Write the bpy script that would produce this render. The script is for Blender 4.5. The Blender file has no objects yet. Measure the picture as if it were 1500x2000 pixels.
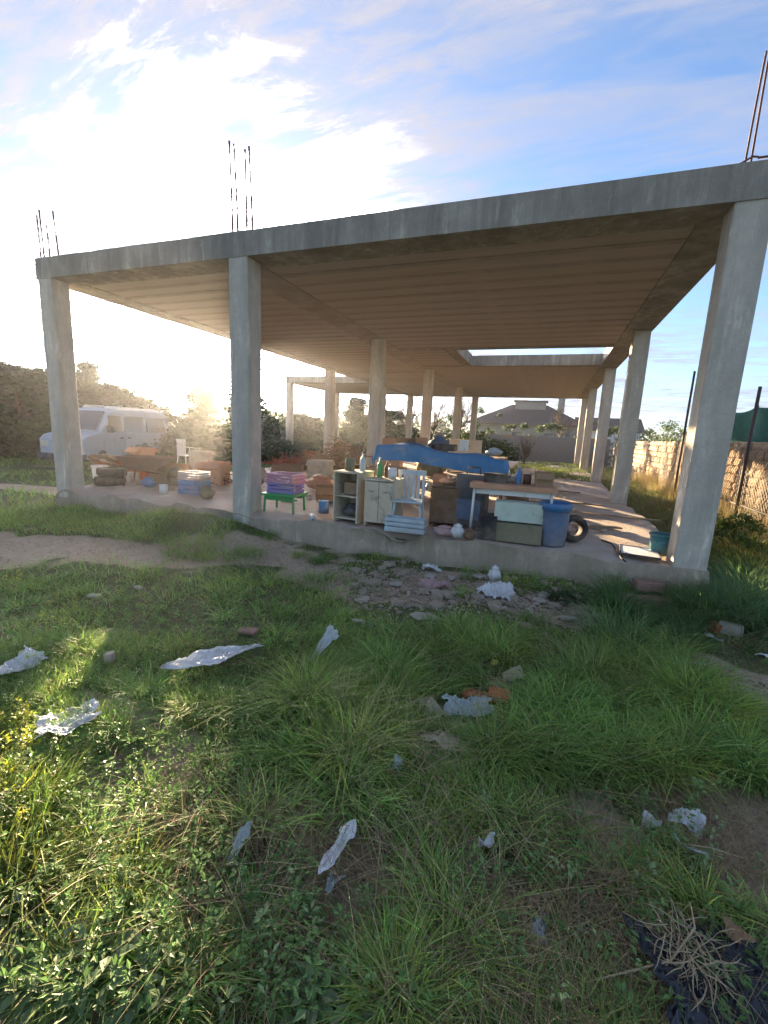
import bpy, bmesh, math, random
import numpy as np
from mathutils import Vector, Matrix
random.seed(7); rng = np.random.default_rng(7)
R = math.radians
scene = bpy.context.scene
COL = scene.collection

# ------------------------------------------------------------------ camera
F_PX, YAW, PITCH, ROLL = 854.5463, .3491, .1794, .0467      # focal length in pixels of a 1500 px wide picture
CAM = Vector((-1.2077, -4.6955, 1.1))
_f = Vector((-math.sin(YAW)*math.cos(PITCH), math.cos(YAW)*math.cos(PITCH), -math.sin(PITCH)))
_r0 = Vector((math.cos(YAW), math.sin(YAW), 0)); _u0 = _r0.cross(_f)
_r = _r0*math.cos(ROLL) + _u0*math.sin(ROLL); _u = -_r0*math.sin(ROLL) + _u0*math.cos(ROLL)
cd = bpy.data.cameras.new('camera'); cam = bpy.data.objects.new('camera', cd); COL.objects.link(cam)
cd.sensor_fit = 'HORIZONTAL'; cd.sensor_width = 36; cd.lens = 36*F_PX/1500
cd.clip_start = .05; cd.clip_end = 3000
m = Matrix((_r, _u, -_f)).transposed().to_4x4(); m.translation = CAM
cam.matrix_world = m
scene.camera = cam

# ------------------------------------------------------------------ light
SUN_AZ, SUN_EL = -39.1, 7.8                  # degrees, azimuth from +Y towards +X
w = bpy.data.worlds.new('World'); scene.world = w; w.use_nodes = True
nt = w.node_tree; nt.nodes.clear()
def N(t, **k):
    n = nt.nodes.new(t)
    for a, b in k.items(): setattr(n, a, b)
    return n
def L(a, b): nt.links.new(a, b)
def MA(op, a=None, b=None, c=None):
    n = N('ShaderNodeMath', operation=op)
    for i, v in enumerate((a, b, c)):
        if v is None: continue
        if isinstance(v, (int, float)): n.inputs[i].default_value = v
        else: L(v, n.inputs[i])
    return n.outputs[0]
out = N('ShaderNodeOutputWorld'); bg = N('ShaderNodeBackground'); L(bg.outputs[0], out.inputs[0])
bg.inputs[1].default_value = .05
sky = N('ShaderNodeTexSky', sky_type='NISHITA', sun_disc=False)
sky.sun_elevation = R(SUN_EL); sky.sun_rotation = R(SUN_AZ); sky.air_density = .7; sky.dust_density = .25; sky.ozone_density = 2.5
tc = N('ShaderNodeTexCoord')
sep = N('ShaderNodeSeparateXYZ'); L(tc.outputs['Generated'], sep.inputs[0])
zz = MA('ADD', MA('MAXIMUM', sep.outputs[2], 0.0), .13)
cx, cy = MA('DIVIDE', sep.outputs[0], zz), MA('DIVIDE', sep.outputs[1], zz)
comb = N('ShaderNodeCombineXYZ'); L(cx, comb.inputs[0]); L(cy, comb.inputs[1])
def cloudnoise(scale, rot, stretch, detail=7, rough=.6, off=0, dist=.4):
    mp = N('ShaderNodeMapping'); mp.inputs['Rotation'].default_value = (0, 0, R(rot)); mp.inputs['Scale'].default_value = (1, stretch, 1)
    mp.inputs['Location'].default_value = (off, off*.7, off)
    L(comb.outputs[0], mp.inputs[0])
    n = N('ShaderNodeTexNoise'); n.inputs['Scale'].default_value = scale; n.inputs['Detail'].default_value = detail
    n.inputs['Roughness'].default_value = rough; n.inputs['Distortion'].default_value = dist
    L(mp.outputs[0], n.inputs[0]); return n.outputs[0]
def RAMP(v, a, b):
    n = N('ShaderNodeMapRange', interpolation_type='SMOOTHSTEP'); L(v, n.inputs[0])
    n.inputs[1].default_value = a; n.inputs[2].default_value = b; return n.outputs[0]
big = RAMP(cloudnoise(.42, 20, 1.4, 4, .5, 3.1), .36, .62)
wisp = RAMP(cloudnoise(1.1, 62, 3.6, 10, .66, 1.7, 1.2), .38, .64)
fine = RAMP(cloudnoise(4.6, 70, 3.2, 7, .62, 5.2, .5), .40, .66)
# angle to the sun: thin cloud scatters strongly forward, so the veil is densest and whitest there
sd = Vector((math.sin(R(SUN_AZ))*math.cos(R(SUN_EL)), math.cos(R(SUN_AZ))*math.cos(R(SUN_EL)), math.sin(R(SUN_EL))))
vd = N('ShaderNodeVectorMath', operation='DOT_PRODUCT'); L(tc.outputs['Generated'], vd.inputs[0]); vd.inputs[1].default_value = sd
cosang = MA('MAXIMUM', vd.outputs['Value'], 0.0)
g_wide = MA('POWER', cosang, 14.0); edge = MA('MULTIPLY_ADD', wisp, .07, MA('MULTIPLY_ADD', big, .05, MA('MULTIPLY_ADD', fine, .03, MA('SUBTRACT', cosang, .075))))
g_mid = MA('POWER', RAMP(edge, math.cos(R(23)), math.cos(R(4))), 3.2); g_core = MA('POWER', cosang, 500.0)
dens = MA('ADD', MA('MULTIPLY', big, .34), MA('MULTIPLY', wisp, .42))
dens = MA('ADD', dens, MA('MULTIPLY', MA('MULTIPLY', fine, .62), MA('ADD', MA('MULTIPLY', big, .7), .3)))
dens = MA('ADD', dens, MA('MULTIPLY', g_mid, .45))
dens = MA('MINIMUM', MA('ADD', dens, .06), 1.0)
bright = MA('ADD', 1.0, MA('ADD', MA('MULTIPLY', g_wide, 1.0), MA('ADD', MA('ADD', MA('MULTIPLY', g_mid, 70.0), MA('MULTIPLY', RAMP(edge, math.cos(R(25)), math.cos(R(11))), 1.6)), MA('MULTIPLY', g_core, 30.0))))
ccol = N('ShaderNodeVectorMath', operation='SCALE'); ccol.inputs[0].default_value = (1.45, 1.50, 1.84); L(bright, ccol.inputs['Scale'])
warm = N('ShaderNodeMix', data_type='RGBA', blend_type='MULTIPLY'); L(g_wide, warm.inputs[0]); L(ccol.outputs[0], warm.inputs[6]); warm.inputs[7].default_value = (1.15, 1.0, .76, 1)
mix = N('ShaderNodeMix', data_type='RGBA'); L(dens, mix.inputs[0]); L(sky.outputs[0], mix.inputs[6]); L(warm.outputs[2], mix.inputs[7])
L(mix.outputs[2], bg.inputs[0])

sl = bpy.data.lights.new('sun', 'SUN'); sl.energy = 4.5; sl.angle = R(.6); sl.color = (1.0, .74, .45)
sun = bpy.data.objects.new('sun', sl); COL.objects.link(sun)
sun.rotation_euler = (-sd).to_track_quat('-Z', 'Y').to_euler()
scene.view_settings.view_transform = 'Standard'; scene.view_settings.look = 'None'
scene.view_settings.gamma = 1; scene.view_settings.use_curve_mapping = False
scene.view_settings.exposure = 3.1
scene.cycles.use_denoising = True
scene.cycles.max_bounces = 8; scene.cycles.diffuse_bounces = 6; scene.cycles.transparent_max_bounces = 12
scene.cycles.volume_bounces = 2

# ------------------------------------------------------------------ helpers
def ray(px, py): return (_f + _r*((px-750)/F_PX) + _u*((1000-py)/F_PX)).normalized()
def U(px, py, z=None, x=None, y=None):
    d = ray(px, py)
    t = (z-CAM.z)/d.z if z is not None else ((x-CAM.x)/d.x if x is not None else (y-CAM.y)/d.y)
    return CAM + d*t
_perm = np.random.default_rng(3).random((256, 256))
def vnoise(x, y):
    x = np.asarray(x, float); y = np.asarray(y, float)
    xi = np.floor(x).astype(int); yi = np.floor(y).astype(int); fx = x-xi; fy = y-yi
    fx = fx*fx*(3-2*fx); fy = fy*fy*(3-2*fy)
    g = lambda a, b: _perm[a % 256, b % 256]
    return (g(xi, yi)*(1-fx)+g(xi+1, yi)*fx)*(1-fy) + (g(xi, yi+1)*(1-fx)+g(xi+1, yi+1)*fx)*fy
def fbm(x, y, o=4):
    s = 0; a = .5
    for i in range(o): s = s + a*vnoise(np.asarray(x)*2**i+17*i, np.asarray(y)*2**i+31*i); a *= .5
    return s/(1-.5**o)
def gz(x, y):
    x = np.asarray(x, float); y = np.asarray(y, float)
    d = np.hypot(x+1, y+4)
    base = -.36 - .022*np.clip(-y, 0, 5) + .03*np.clip((y-20)/6, 0, 1)
    n = (fbm(x*.9+50, y*.9+50)-.5)*.14 + (fbm(x*3.5, y*3.5, 3)-.5)*.05
    n = n + .20*np.exp(-((x+5.7)/1.1)**2-((y+.15)/.42)**2) + .07*np.exp(-((y+.1)/.3)**2)*fbm(x*1.2, y*0+3, 2)*((x > -8.6) & (x < .6))
    far = (fbm(x*.08+9, y*.08+9, 3)-.5)*1.2*np.clip((d-14)/30, 0, 1)
    return base + n*np.clip(1.3-d*.02, .4, 1) + far
def G(px, py):
    z = -.4
    for i in range(8):
        p = U(px, py, z=z); z = float(gz(p.x, p.y))
    return Vector((p.x, p.y, z))

def npmesh(name, V, Q, tint=None, smooth=True):
    me = bpy.data.meshes.new(name); V = np.asarray(V, np.float32); Q = np.asarray(Q, np.int32)
    k = Q.shape[1]
    me.vertices.add(len(V)); me.vertices.foreach_set('co', V.ravel())
    me.loops.add(Q.size); me.loops.foreach_set('vertex_index', Q.ravel())
    me.polygons.add(len(Q)); me.polygons.foreach_set('loop_start', np.arange(0, Q.size, k, dtype=np.int32))
    me.polygons.foreach_set('use_smooth', np.full(len(Q), smooth, dtype=bool))
    if tint is not None:
        a = me.color_attributes.new('tint', 'FLOAT_COLOR', 'POINT')
        t = np.ones((len(V), 4), np.float32); t[:, :3] = tint; a.data.foreach_set('color', t.ravel())
    me.update(calc_edges=True); return me
def link(name, me, mat=None, parent=None, loc=None, rz=0.0, rot=None):
    o = bpy.data.objects.new(name, me); COL.objects.link(o)
    if mat is not None and me is not None and not me.materials: me.materials.append(mat)
    if parent is not None: o.parent = parent
    if loc is not None: o.location = loc
    if rot is not None: o.rotation_euler = rot
    elif rz: o.rotation_euler = (0, 0, rz)
    return o
def tag(o, label=None, cat=None, group=None, kind=None):
    if label: o['label'] = label
    if cat: o['category'] = cat
    if group: o['group'] = group
    if kind: o['kind'] = kind
    return o
def thing(name, loc, label, cat, rz=0.0, group=None, rot=None):
    o = bpy.data.objects.new(name, None); COL.objects.link(o); o.location = loc
    o.rotation_euler = rot if rot is not None else (0, 0, rz); o.empty_display_size = .2
    return tag(o, label, cat, group)

class MB:
    """collects shapes for ONE mesh"""
    def __init__(s): s.v = []; s.f = []; s.sm = []
    def add(s, V, Fc, smooth=False):
        o = len(s.v); s.v += [tuple(p) for p in V]; s.f += [tuple(i+o for i in f) for f in Fc]; s.sm += [smooth]*len(Fc); return s
    def box(s, x0, x1, y0, y1, z0, z1, ch=0.0, mat=None):
        if ch <= 0:
            V = [(x, y, z) for z in (z0, z1) for (x, y) in ((x0, y0), (x1, y0), (x1, y1), (x0, y1))]
            Fc = [(3, 2, 1, 0), (4, 5, 6, 7), (0, 1, 5, 4), (1, 2, 6, 5), (2, 3, 7, 6), (3, 0, 4, 7)]
        else:
            bm = bmesh.new(); bmesh.ops.create_cube(bm, size=1)
            for p in bm.verts: p.co = Vector(((x0+x1)/2+p.co.x*(x1-x0), (y0+y1)/2+p.co.y*(y1-y0), (z0+z1)/2+p.co.z*(z1-z0)))
            bmesh.ops.bevel(bm, geom=bm.edges[:], offset=ch, segments=1, affect='EDGES')
            bm.verts.index_update(); V = [p.co.copy() for p in bm.verts]; Fc = [[q.index for q in f.verts] for f in bm.faces]; bm.free()
        if mat is not None: V = [mat @ Vector(p) for p in V]
        return s.add(V, Fc)
    def tube(s, pts, r, n=8, cap=True):
        pts = [Vector(p) for p in pts]; rs = r if isinstance(r, (list, tuple)) else [r]*len(pts)
        V = []; Fc = []
        for i, p in enumerate(pts):
            t = (pts[min(i+1, len(pts)-1)]-pts[max(i-1, 0)]).normalized()
            a = t.cross(Vector((0, 0, 1)) if abs(t.z) < .9 else Vector((1, 0, 0))).normalized(); b = t.cross(a)
            for k in range(n): V.append(p+(a*math.cos(2*math.pi*k/n)+b*math.sin(2*math.pi*k/n))*rs[i])
        for i in range(len(pts)-1):
            for k in range(n): Fc.append((i*n+k, i*n+(k+1) % n, (i+1)*n+(k+1) % n, (i+1)*n+k))
        if cap: Fc += [tuple(range(n))[::-1], tuple((len(pts)-1)*n+k for k in range(n))]
        return s.add(V, Fc, True)
    def lathe(s, prof, n=20, c=(0, 0, 0), axis='z'):
        V = []; Fc = []
        for (r, z) in prof:
            for k in range(n):
                a = 2*math.pi*k/n; p = (r*math.cos(a), r*math.sin(a), z)
                if axis == 'x': p = (p[2], p[0], p[1])
                if axis == 'y': p = (p[0], p[2], p[1])
                V.append((p[0]+c[0], p[1]+c[1], p[2]+c[2]))
        for i in range(len(prof)-1):
            for k in range(n): Fc.append((i*n+k, i*n+(k+1) % n, (i+1)*n+(k+1) % n, (i+1)*n+k))
        return s.add(V, Fc, True)
    def prism(s, poly, z0, z1, mat=None):
        n = len(poly); V = [(x, y, z0) for x, y in poly]+[(x, y, z1) for x, y in poly]
        if mat is not None: V = [mat @ Vector(p) for p in V]
        return s.add(V, [tuple(range(n))[::-1], tuple(range(n, 2*n))]+[(i, (i+1) % n, n+(i+1) % n, n+i) for i in range(n)])
    def mesh(s, name):
        me = bpy.data.meshes.new(name); me.from_pydata([tuple(p) for p in s.v], [], s.f)
        me.polygons.foreach_set('use_smooth', s.sm); me.validate(); me.update()
        return me
    def build(s, name, mat, parent=None, **k): return link(name, s.mesh(name), mat, parent, **k)
def bev(o, wd=.006, seg=2):
    b = o.modifiers.new('edge', 'BEVEL'); b.width = wd; b.segments = seg; b.limit_method = 'ANGLE'; return o

# ------------------------------------------------------------------ materials
DUSTY = ('blue_plastic', 'slate_blue_plastic', 'green_plastic', 'pink_plastic', 'lilac_plastic', 'pale_blue_plastic', 'brown_wood', 'salmon_board', 'yellow_plastic', 'olive_paint', 'charcoal_fabric', 'teal_plastic', 'cardboard', 'black_rubber')
def mat(name, col, rough=.85, var=.25, scale=6.0, bump=.2, bscale=40.0, col2=None, metal=0, streak=None, sheen=0, transl=0, coord='Object', spec=.3, tint=False, dirt=None):
    if name in DUSTY: dirt = (tuple(.5*c+.5*d_ for c, d_ in zip(col, (.30, .24, .17))), 3.5, .42, .66); var = .35; bump = .35
    m = bpy.data.materials.new(name); m.use_nodes = True; t = m.node_tree; ns = t.nodes; lk = t.links.new
    p = ns['Principled BSDF']; p.inputs['Roughness'].default_value = rough; p.inputs['Metallic'].default_value = metal
    p.inputs['Specular IOR Level'].default_value = spec
    tcn = ns.new('ShaderNodeTexCoord'); mp = ns.new('ShaderNodeMapping'); lk(tcn.outputs[coord], mp.inputs[0])
    if streak: mp.inputs['Scale'].default_value = streak
    n1 = ns.new('ShaderNodeTexNoise'); n1.inputs['Scale'].default_value = scale; n1.inputs['Detail'].default_value = 6; n1.inputs['Roughness'].default_value = .65; lk(mp.outputs[0], n1.inputs[0])
    r = ns.new('ShaderNodeMapRange'); r.inputs[1].default_value = .3; r.inputs[2].default_value = .7; lk(n1.outputs[0], r.inputs[0])
    mx = ns.new('ShaderNodeMix'); mx.data_type = 'RGBA'; lk(r.outputs[0], mx.inputs[0])
    c2 = col2 or tuple(c*(1-var) for c in col)
    mx.inputs[6].default_value = (*col, 1); mx.inputs[7].default_value = (*c2, 1); last = mx.outputs[2]
    if dirt:
        n3 = ns.new('ShaderNodeTexNoise'); n3.inputs['Scale'].default_value = dirt[1]; n3.inputs['Detail'].default_value = 8; n3.inputs['Roughness'].default_value = .7; lk(tcn.outputs[coord], n3.inputs[0])
        r3 = ns.new('ShaderNodeMapRange'); r3.inputs[1].default_value = dirt[2]; r3.inputs[2].default_value = dirt[3]; lk(n3.outputs[0], r3.inputs[0])
        m3 = ns.new('ShaderNodeMix'); m3.data_type = 'RGBA'; lk(r3.outputs[0], m3.inputs[0]); lk(last, m3.inputs[6]); m3.inputs[7].default_value = (*dirt[0], 1); last = m3.outputs[2]
    if tint:
        at = ns.new('ShaderNodeAttribute'); at.attribute_name = 'tint'
        m2 = ns.new('ShaderNodeMix'); m2.data_type = 'RGBA'; m2.blend_type = 'MULTIPLY'; m2.inputs[0].default_value = 1; lk(last, m2.inputs[6]); lk(at.outputs[0], m2.inputs[7]); last = m2.outputs[2]
    lk(last, p.inputs['Base Color'])
    if bump:
        n2 = ns.new('ShaderNodeTexNoise'); n2.inputs['Scale'].default_value = bscale; n2.inputs['Detail'].default_value = 5; lk(tcn.outputs[coord], n2.inputs[0])
        b = ns.new('ShaderNodeBump'); b.inputs['Strength'].default_value = bump; b.inputs['Distance'].default_value = .02; lk(n2.outputs[0], b.inputs['Height']); lk(b.outputs[0], p.inputs['Normal'])
    if transl:
        tr = ns.new('ShaderNodeBsdfTranslucent'); lk(last, tr.inputs[0]); ms = ns.new('ShaderNodeMixShader'); ms.inputs[0].default_value = transl
        lk(p.outputs[0], ms.inputs[1]); lk(tr.outputs[0], ms.inputs[2]); lk(ms.outputs[0], ns['Material Output'].inputs[0])
    return m

def concrete(name, base, dark, streaky, board=0):
    """grey cast concrete: blotches, rain streaks, faint board marks, pits"""
    m = bpy.data.materials.new(name); m.use_nodes = True; t = m.node_tree; ns = t.nodes; lk = t.links.new
    p = ns['Principled BSDF']; p.inputs['Roughness'].default_value = .9; p.inputs['Specular IOR Level'].default_value = .2
    tcn = ns.new('ShaderNodeTexCoord')
    def noise(sc, sx, sy, sz, det=6, ro=.6):
        mp = ns.new('ShaderNodeMapping'); mp.inputs['Scale'].default_value = (sx, sy, sz); lk(tcn.outputs['Object'], mp.inputs[0])
        n = ns.new('ShaderNodeTexNoise'); n.inputs['Scale'].default_value = sc; n.inputs['Detail'].default_value = det; n.inputs['Roughness'].default_value = ro; lk(mp.outputs[0], n.inputs[0]); return n.outputs[0]
    def mr(v, a, b, c=0, d=1):
        r = ns.new('ShaderNodeMapRange'); r.inputs[1].default_value = a; r.inputs[2].default_value = b; r.inputs[3].default_value = c; r.inputs[4].default_value = d; lk(v, r.inputs[0]); return r.outputs[0]
    def mixc(f, a, b, bl='MIX'):
        x = ns.new('ShaderNodeMix'); x.data_type = 'RGBA'; x.blend_type = bl
        if isinstance(f, float): x.inputs[0].default_value = f
        else: lk(f, x.inputs[0])
        for i, q in ((6, a), (7, b)):
            if isinstance(q, tuple): x.inputs[i].default_value = (*q, 1)
            else: lk(q, x.inputs[i])
        return x.outputs[2]
    c = mixc(mr(noise(1.6, 1, 1, .7, 8, .72), .38, .60), base, dark)
    c = mixc(mr(noise(1.1, 1.3, 1.3, .35, 5, .7), .50, .62, 0, streaky), c, tuple(q*.55 for q in base))
    c = mixc(mr(noise(2.2, 2.6, 2.6, .14, 6, .72), .47, .66, 0, streaky), c, tuple(q*.5 for q in base))
    c = mixc(mr(noise(4.0, 1.8, 1.8, .3, 6, .75), .55, .70, 0, .6), c, tuple(min(1, q*1.55) for q in base))
    c = mixc(mr(noise(14, 1, 1, .8, 6, .7), .48, .64, 0, .5), c, tuple(q*.7 for q in base))
    lk(c, p.inputs['Base Color'])
    h = noise(38, 1, 1, 1, 6, .78); h2 = noise(9, 1, 1, .05, 2)
    ad = ns.new('ShaderNodeMath'); ad.operation = 'ADD'; lk(h, ad.inputs[0]); lk(h2, ad.inputs[1])
    b = ns.new('ShaderNodeBump'); b.inputs['Strength'].default_value = .8; b.inputs['Distance'].default_value = .015; lk(ad.outputs[0], b.inputs['Height']); lk(b.outputs[0], p.inputs['Normal'])
    return m
M = {}
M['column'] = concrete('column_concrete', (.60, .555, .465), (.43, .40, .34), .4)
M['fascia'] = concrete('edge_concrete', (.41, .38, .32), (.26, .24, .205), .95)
M['floor'] = mat('dirty_concrete_floor', (.47, .38, .30), .95, .3, 2.2, .5, 30, (.34, .265, .20), dirt=((.48, .43, .37), 1.1, .5, .62))
M['plinth'] = concrete('plinth_concrete', (.46, .39, .29), (.32, .265, .19), .5)
M['clay'] = mat('clay_block', (.44, .375, .32), .95, .3, 1.3, .4, 40, (.36, .31, .265), streak=(.4, 3, 1))
M['joist'] = mat('joist_concrete', (.40, .35, .30), .95, .3, 3, .4, 40)
M['rust'] = mat('rusty_steel', (.13, .07, .05), .8, .4, 12, .3, 60)
M['darkmetal'] = mat('dark_post_metal', (.07, .055, .05), .7, .4, 9, .2, 60)
M['wire'] = mat('galvanised_wire', (.30, .27, .23), .6, .2, 9, 0, 60, metal=.4)
M['stone'] = mat('tan_stone', (.42, .31, .20), .95, .35, 5, .8, 22, (.30, .215, .14), coord='Generated')
M['mortar'] = mat('earth_mortar', (.36, .27, .18), .95, .3, 9, .6, 30)
M['block'] = mat('grey_block', (.27, .255, .24), .95, .25, 4, .5, 30)
M['rubble'] = mat('rubble_stone', (.46, .385, .29), .95, .35, 6, .8, 30, (.34, .275, .20))
M['pale_rubble'] = mat('pale_plaster', (.52, .47, .38), .95, .25, 6, .6, 30)
M['brick'] = mat('orange_brick', (.46, .15, .07), .95, .25, 9, .7, 40)
M['pinkbrick'] = mat('weathered_pink_brick', (.36, .21, .165), .95, .25, 9, .7, 40)
M['leaf'] = mat('tree_leaf', (.05, .08, .03), .7, .5, 1.2, 0, 20, (.03, .045, .02), transl=.15, tint=True)
M['hedge'] = mat('hedge_leaf', (.085, .12, .045), .6, .4, 1.5, 0, 20, transl=.35, tint=True)
M['bark'] = mat('bark', (.12, .09, .065), .95, .4, 14, .8, 30)
M['grass'] = mat('grass_blade', (1, 1, 1), .5, .12, 3, 0, 20, transl=.5, tint=True, spec=.35)
M['dry'] = mat('dry_straw', (1, 1, 1), .7, .2, 5, 0, 20, transl=.3, tint=True)
M['whiteplastic'] = mat('white_plastic_sheet', (.84, .85, .84), .35, .18, 5, .3, 30, transl=.35, spec=.5, dirt=((.42, .37, .28), 9, .55, .70))
M['clearplastic'] = mat('clear_plastic_film', (.70, .76, .75), .25, .2, 8, .3, 25, transl=.5, spec=.6)
M['paper'] = mat('beige_paper', (.50, .42, .30), .9, .3, 9, .4, 30)
M['card'] = mat('cardboard', (.34, .22, .12), .9, .2, 6, .3, 40)
M['red'] = mat('red_plastic', (.45, .04, .025), .5, .3, 9)
M['black'] = mat('black_plastic_bag', (.022, .026, .035), .38, .3, 9, .5, 15, spec=.5)
M['rubber'] = mat('black_rubber', (.025, .025, .027), .8, .3, 9)
M['bluetarp'] = mat('blue_tarp', (.05, .20, .42), .5, .25, 4, .3, 30, dirt=((.22, .28, .32), 3, .55, .75))
M['blue'] = mat('blue_plastic', (.06, .20, .42), .5, .2, 6)
M['slate'] = mat('slate_blue_plastic', (.10, .15, .23), .5, .2, 6)
M['green'] = mat('green_plastic', (.06, .36, .11), .5, .25, 6)
M['pink'] = mat('pink_plastic', (.56, .26, .36), .5, .2, 6)
M['purple'] = mat('lilac_plastic', (.28, .22, .52), .5, .2, 6)
M['cream'] = mat('cream_paint', (.60, .52, .38), .7, .2, 5, dirt=((.28, .20, .13), 6, .55, .7))
M['white'] = mat('dirty_white_paint', (.68, .68, .64), .6, .15, 5, dirt=((.36, .31, .24), 5, .56, .72))
M['paleblue'] = mat('pale_blue_plastic', (.50, .60, .64), .5, .15, 6)
M['mint'] = mat('mint_paint', (.52, .60, .50), .6, .15, 6, dirt=((.28, .25, .18), 6, .58, .7))
M['brown'] = mat('brown_wood', (.17, .095, .05), .7, .35, 4, .3, 30, streak=(1, 1, 8))
M['salmon'] = mat('salmon_board', (.60, .31, .18), .7, .2, 6)
M['yellow'] = mat('yellow_plastic', (.58, .48, .10), .5, .2, 6)
M['olive'] = mat('olive_paint', (.20, .20, .12), .8, .2, 6)
M['dark'] = mat('charcoal_fabric', (.075, .085, .10), .8, .3, 6)
M['teal'] = mat('teal_plastic', (.05, .21, .23), .6, .2, 6)
M['vanpaint'] = mat('pale_van_paint', (.36, .43, .50), .35, .1, 4, 0, spec=.5, dirt=((.32, .30, .27), 4, .5, .8))
M['glass'] = mat('dark_window_glass', (.05, .07, .09), .08, .1, 4, 0, spec=.8)
M['lamp'] = mat('lamp_lens', (.6, .58, .5), .15, .1, 4, 0, spec=.8)
M['net'] = mat('teal_shade_net', (.05, .20, .16), .9, .3, 8, .3, 60, transl=.3)
M['roof'] = mat('dull_roof_tile', (.11, .09, .085), .9, .3, 6, .4, 30)
M['wallpaint'] = mat('pale_render', (.36, .33, .28), .9, .15, 2)
M['wood'] = mat('grey_wood', (.30, .21, .13), .9, .3, 5, .4, 30, streak=(1, 6, 6))
M['cloth'] = mat('pink_cloth', (.45, .30, .28), .95, .3, 9)
M['whitecard'] = mat('white_panel', (.72, .72, .74), .45, .08, 6)

# ground: colour from an attribute that says how bare the earth is
def ground_mat():
    m = bpy.data.materials.new('ground'); m.use_nodes = True; t = m.node_tree; ns = t.nodes; lk = t.links.new
    p = ns['Principled BSDF']; p.inputs['Roughness'].default_value = .97; p.inputs['Specular IOR Level'].default_value = .15
    tcn = ns.new('ShaderNodeTexCoord')
    def noise(sc, det=8, ro=.65):
        n = ns.new('ShaderNodeTexNoise'); n.inputs['Scale'].default_value = sc; n.inputs['Detail'].default_value = det; n.inputs['Roughness'].default_value = ro; lk(tcn.outputs['Object'], n.inputs[0]); return n.outputs[0]
    def mr(v, a, b):
        r = ns.new('ShaderNodeMapRange'); r.inputs[1].default_value = a; r.inputs[2].default_value = b; lk(v, r.inputs[0]); return r.outputs[0]
    def mixc(f, a, b):
        x = ns.new('ShaderNodeMix'); x.data_type = 'RGBA'; lk(f, x.inputs[0])
        for i, q in ((6, a), (7, b)):
            if isinstance(q, tuple): x.inputs[i].default_value = (*q, 1)
            else: lk(q, x.inputs[i])
        return x.outputs[2]
    soil = mixc(mr(noise(5), .35, .65), (.36, .285, .19), (.46, .375, .265))
    soil = mixc(mr(noise(60, 4), .5, .72), soil, (.50, .41, .32))
    soil = mixc(mr(noise(22, 4), .55, .7), soil, (.22, .155, .11))
    veg = mixc(mr(noise(3), .35, .65), (.08, .105, .04), (.12, .14, .055))
    veg = mixc(mr(noise(30, 5), .45, .7), veg, (.19, .145, .09))
    at = ns.new('ShaderNodeAttribute'); at.attribute_name = 'tint'
    sp = ns.new('ShaderNodeSeparateColor'); lk(at.outputs[0], sp.inputs[0])
    ad = ns.new('ShaderNodeMath'); ad.operation = 'ADD'; lk(sp.outputs[0], ad.inputs[0])
    n = ns.new('ShaderNodeMath'); n.operation = 'MULTIPLY_ADD'; lk(noise(9), n.inputs[0]); n.inputs[1].default_value = .5; n.inputs[2].default_value = -.25; lk(n.outputs[0], ad.inputs[1])
    lk(mixc(mr(ad.outputs[0], .3, .6), veg, soil), p.inputs['Base Color'])
    b = ns.new('ShaderNodeBump'); b.inputs['Strength'].default_value = .8; b.inputs['Distance'].default_value = .03; lk(noise(28), b.inputs['Height']); lk(b.outputs[0], p.inputs['Normal'])
    return m
M['ground'] = ground_mat()

# ------------------------------------------------------------------ where the earth is bare (world ellipses from places seen in the photograph)
DIRT = []
def dirt(px, py, rx, ry, s=1.0, ang=0):
    p = U(px, py, z=-.4); DIRT.append((p.x, p.y, rx, ry, s, ang))
for a in ((0, 1062, 1.5, .42, 1, 0), (130, 1070, 1.1, .36, 1, 0), (260, 1080, 1.0, .34, 1, 0), (400, 1082, .9, .3, 1, 0), (520, 1088, .7, .32, 1, 0), (640, 1130, .55, .28, .8, 0),
          (760, 1160, .7, .4, 1, 0), (900, 1150, .7, .42, 1, 0), (1040, 1190, .6, .30, 1, 0), (1130, 1205, .4, .22, .9, 0),
          (1250, 1250, .3, .14, .9, 0), (1340, 1285, .32, .16, 1, 0), (1440, 1320, .34, .18, 1, 0), (1500, 1350, .3, .2, 1, 0),
          (1440, 1610, .26, .28, 1, 0), (1490, 1700, .2, .25, 1, 0), (1300, 1560, .15, .12, .7, 0), (280, 1500, .26, .17, .95, .3), (230, 1370, .4, .10, .8, 0), (330, 1420, .2, .09, .6, 0),
          (590, 1610, .2, .12, .8, 0), (690, 1690, .17, .14, .8, 0), (850, 1450, .16, .10, .9, 0), (990, 1330, .14, .10, .7, 0), (1010, 1780, .14, .2, .5, 0), (1350, 1900, .22, .25, .9, 0),
          (20, 955, 2.0, .35, .9, .2), (900, 1390, .2, .1, .7, 0)): dirt(*a)
def bare(x, y):
    x = np.asarray(x, float); y = np.asarray(y, float); d = np.zeros_like(x)
    for (cx_, cy_, rx, ry, s, ang) in DIRT:
        ca, sa = math.cos(ang), math.sin(ang); u = (x-cx_)*ca+(y-cy_)*sa; v_ = -(x-cx_)*sa+(y-cy_)*ca
        q = np.sqrt((u/rx)**2+(v_/ry)**2) + (fbm(x*3+7, y*3+3, 3)-.5)*.9
        d = np.maximum(d, s*np.clip((1.25-q)/.5, 0, 1))
    n = fbm(x*1.7+80, y*1.7+40, 4)
    return np.clip(np.maximum(d, np.clip((n-.60)*5, 0, .55)), 0, 1)

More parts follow.
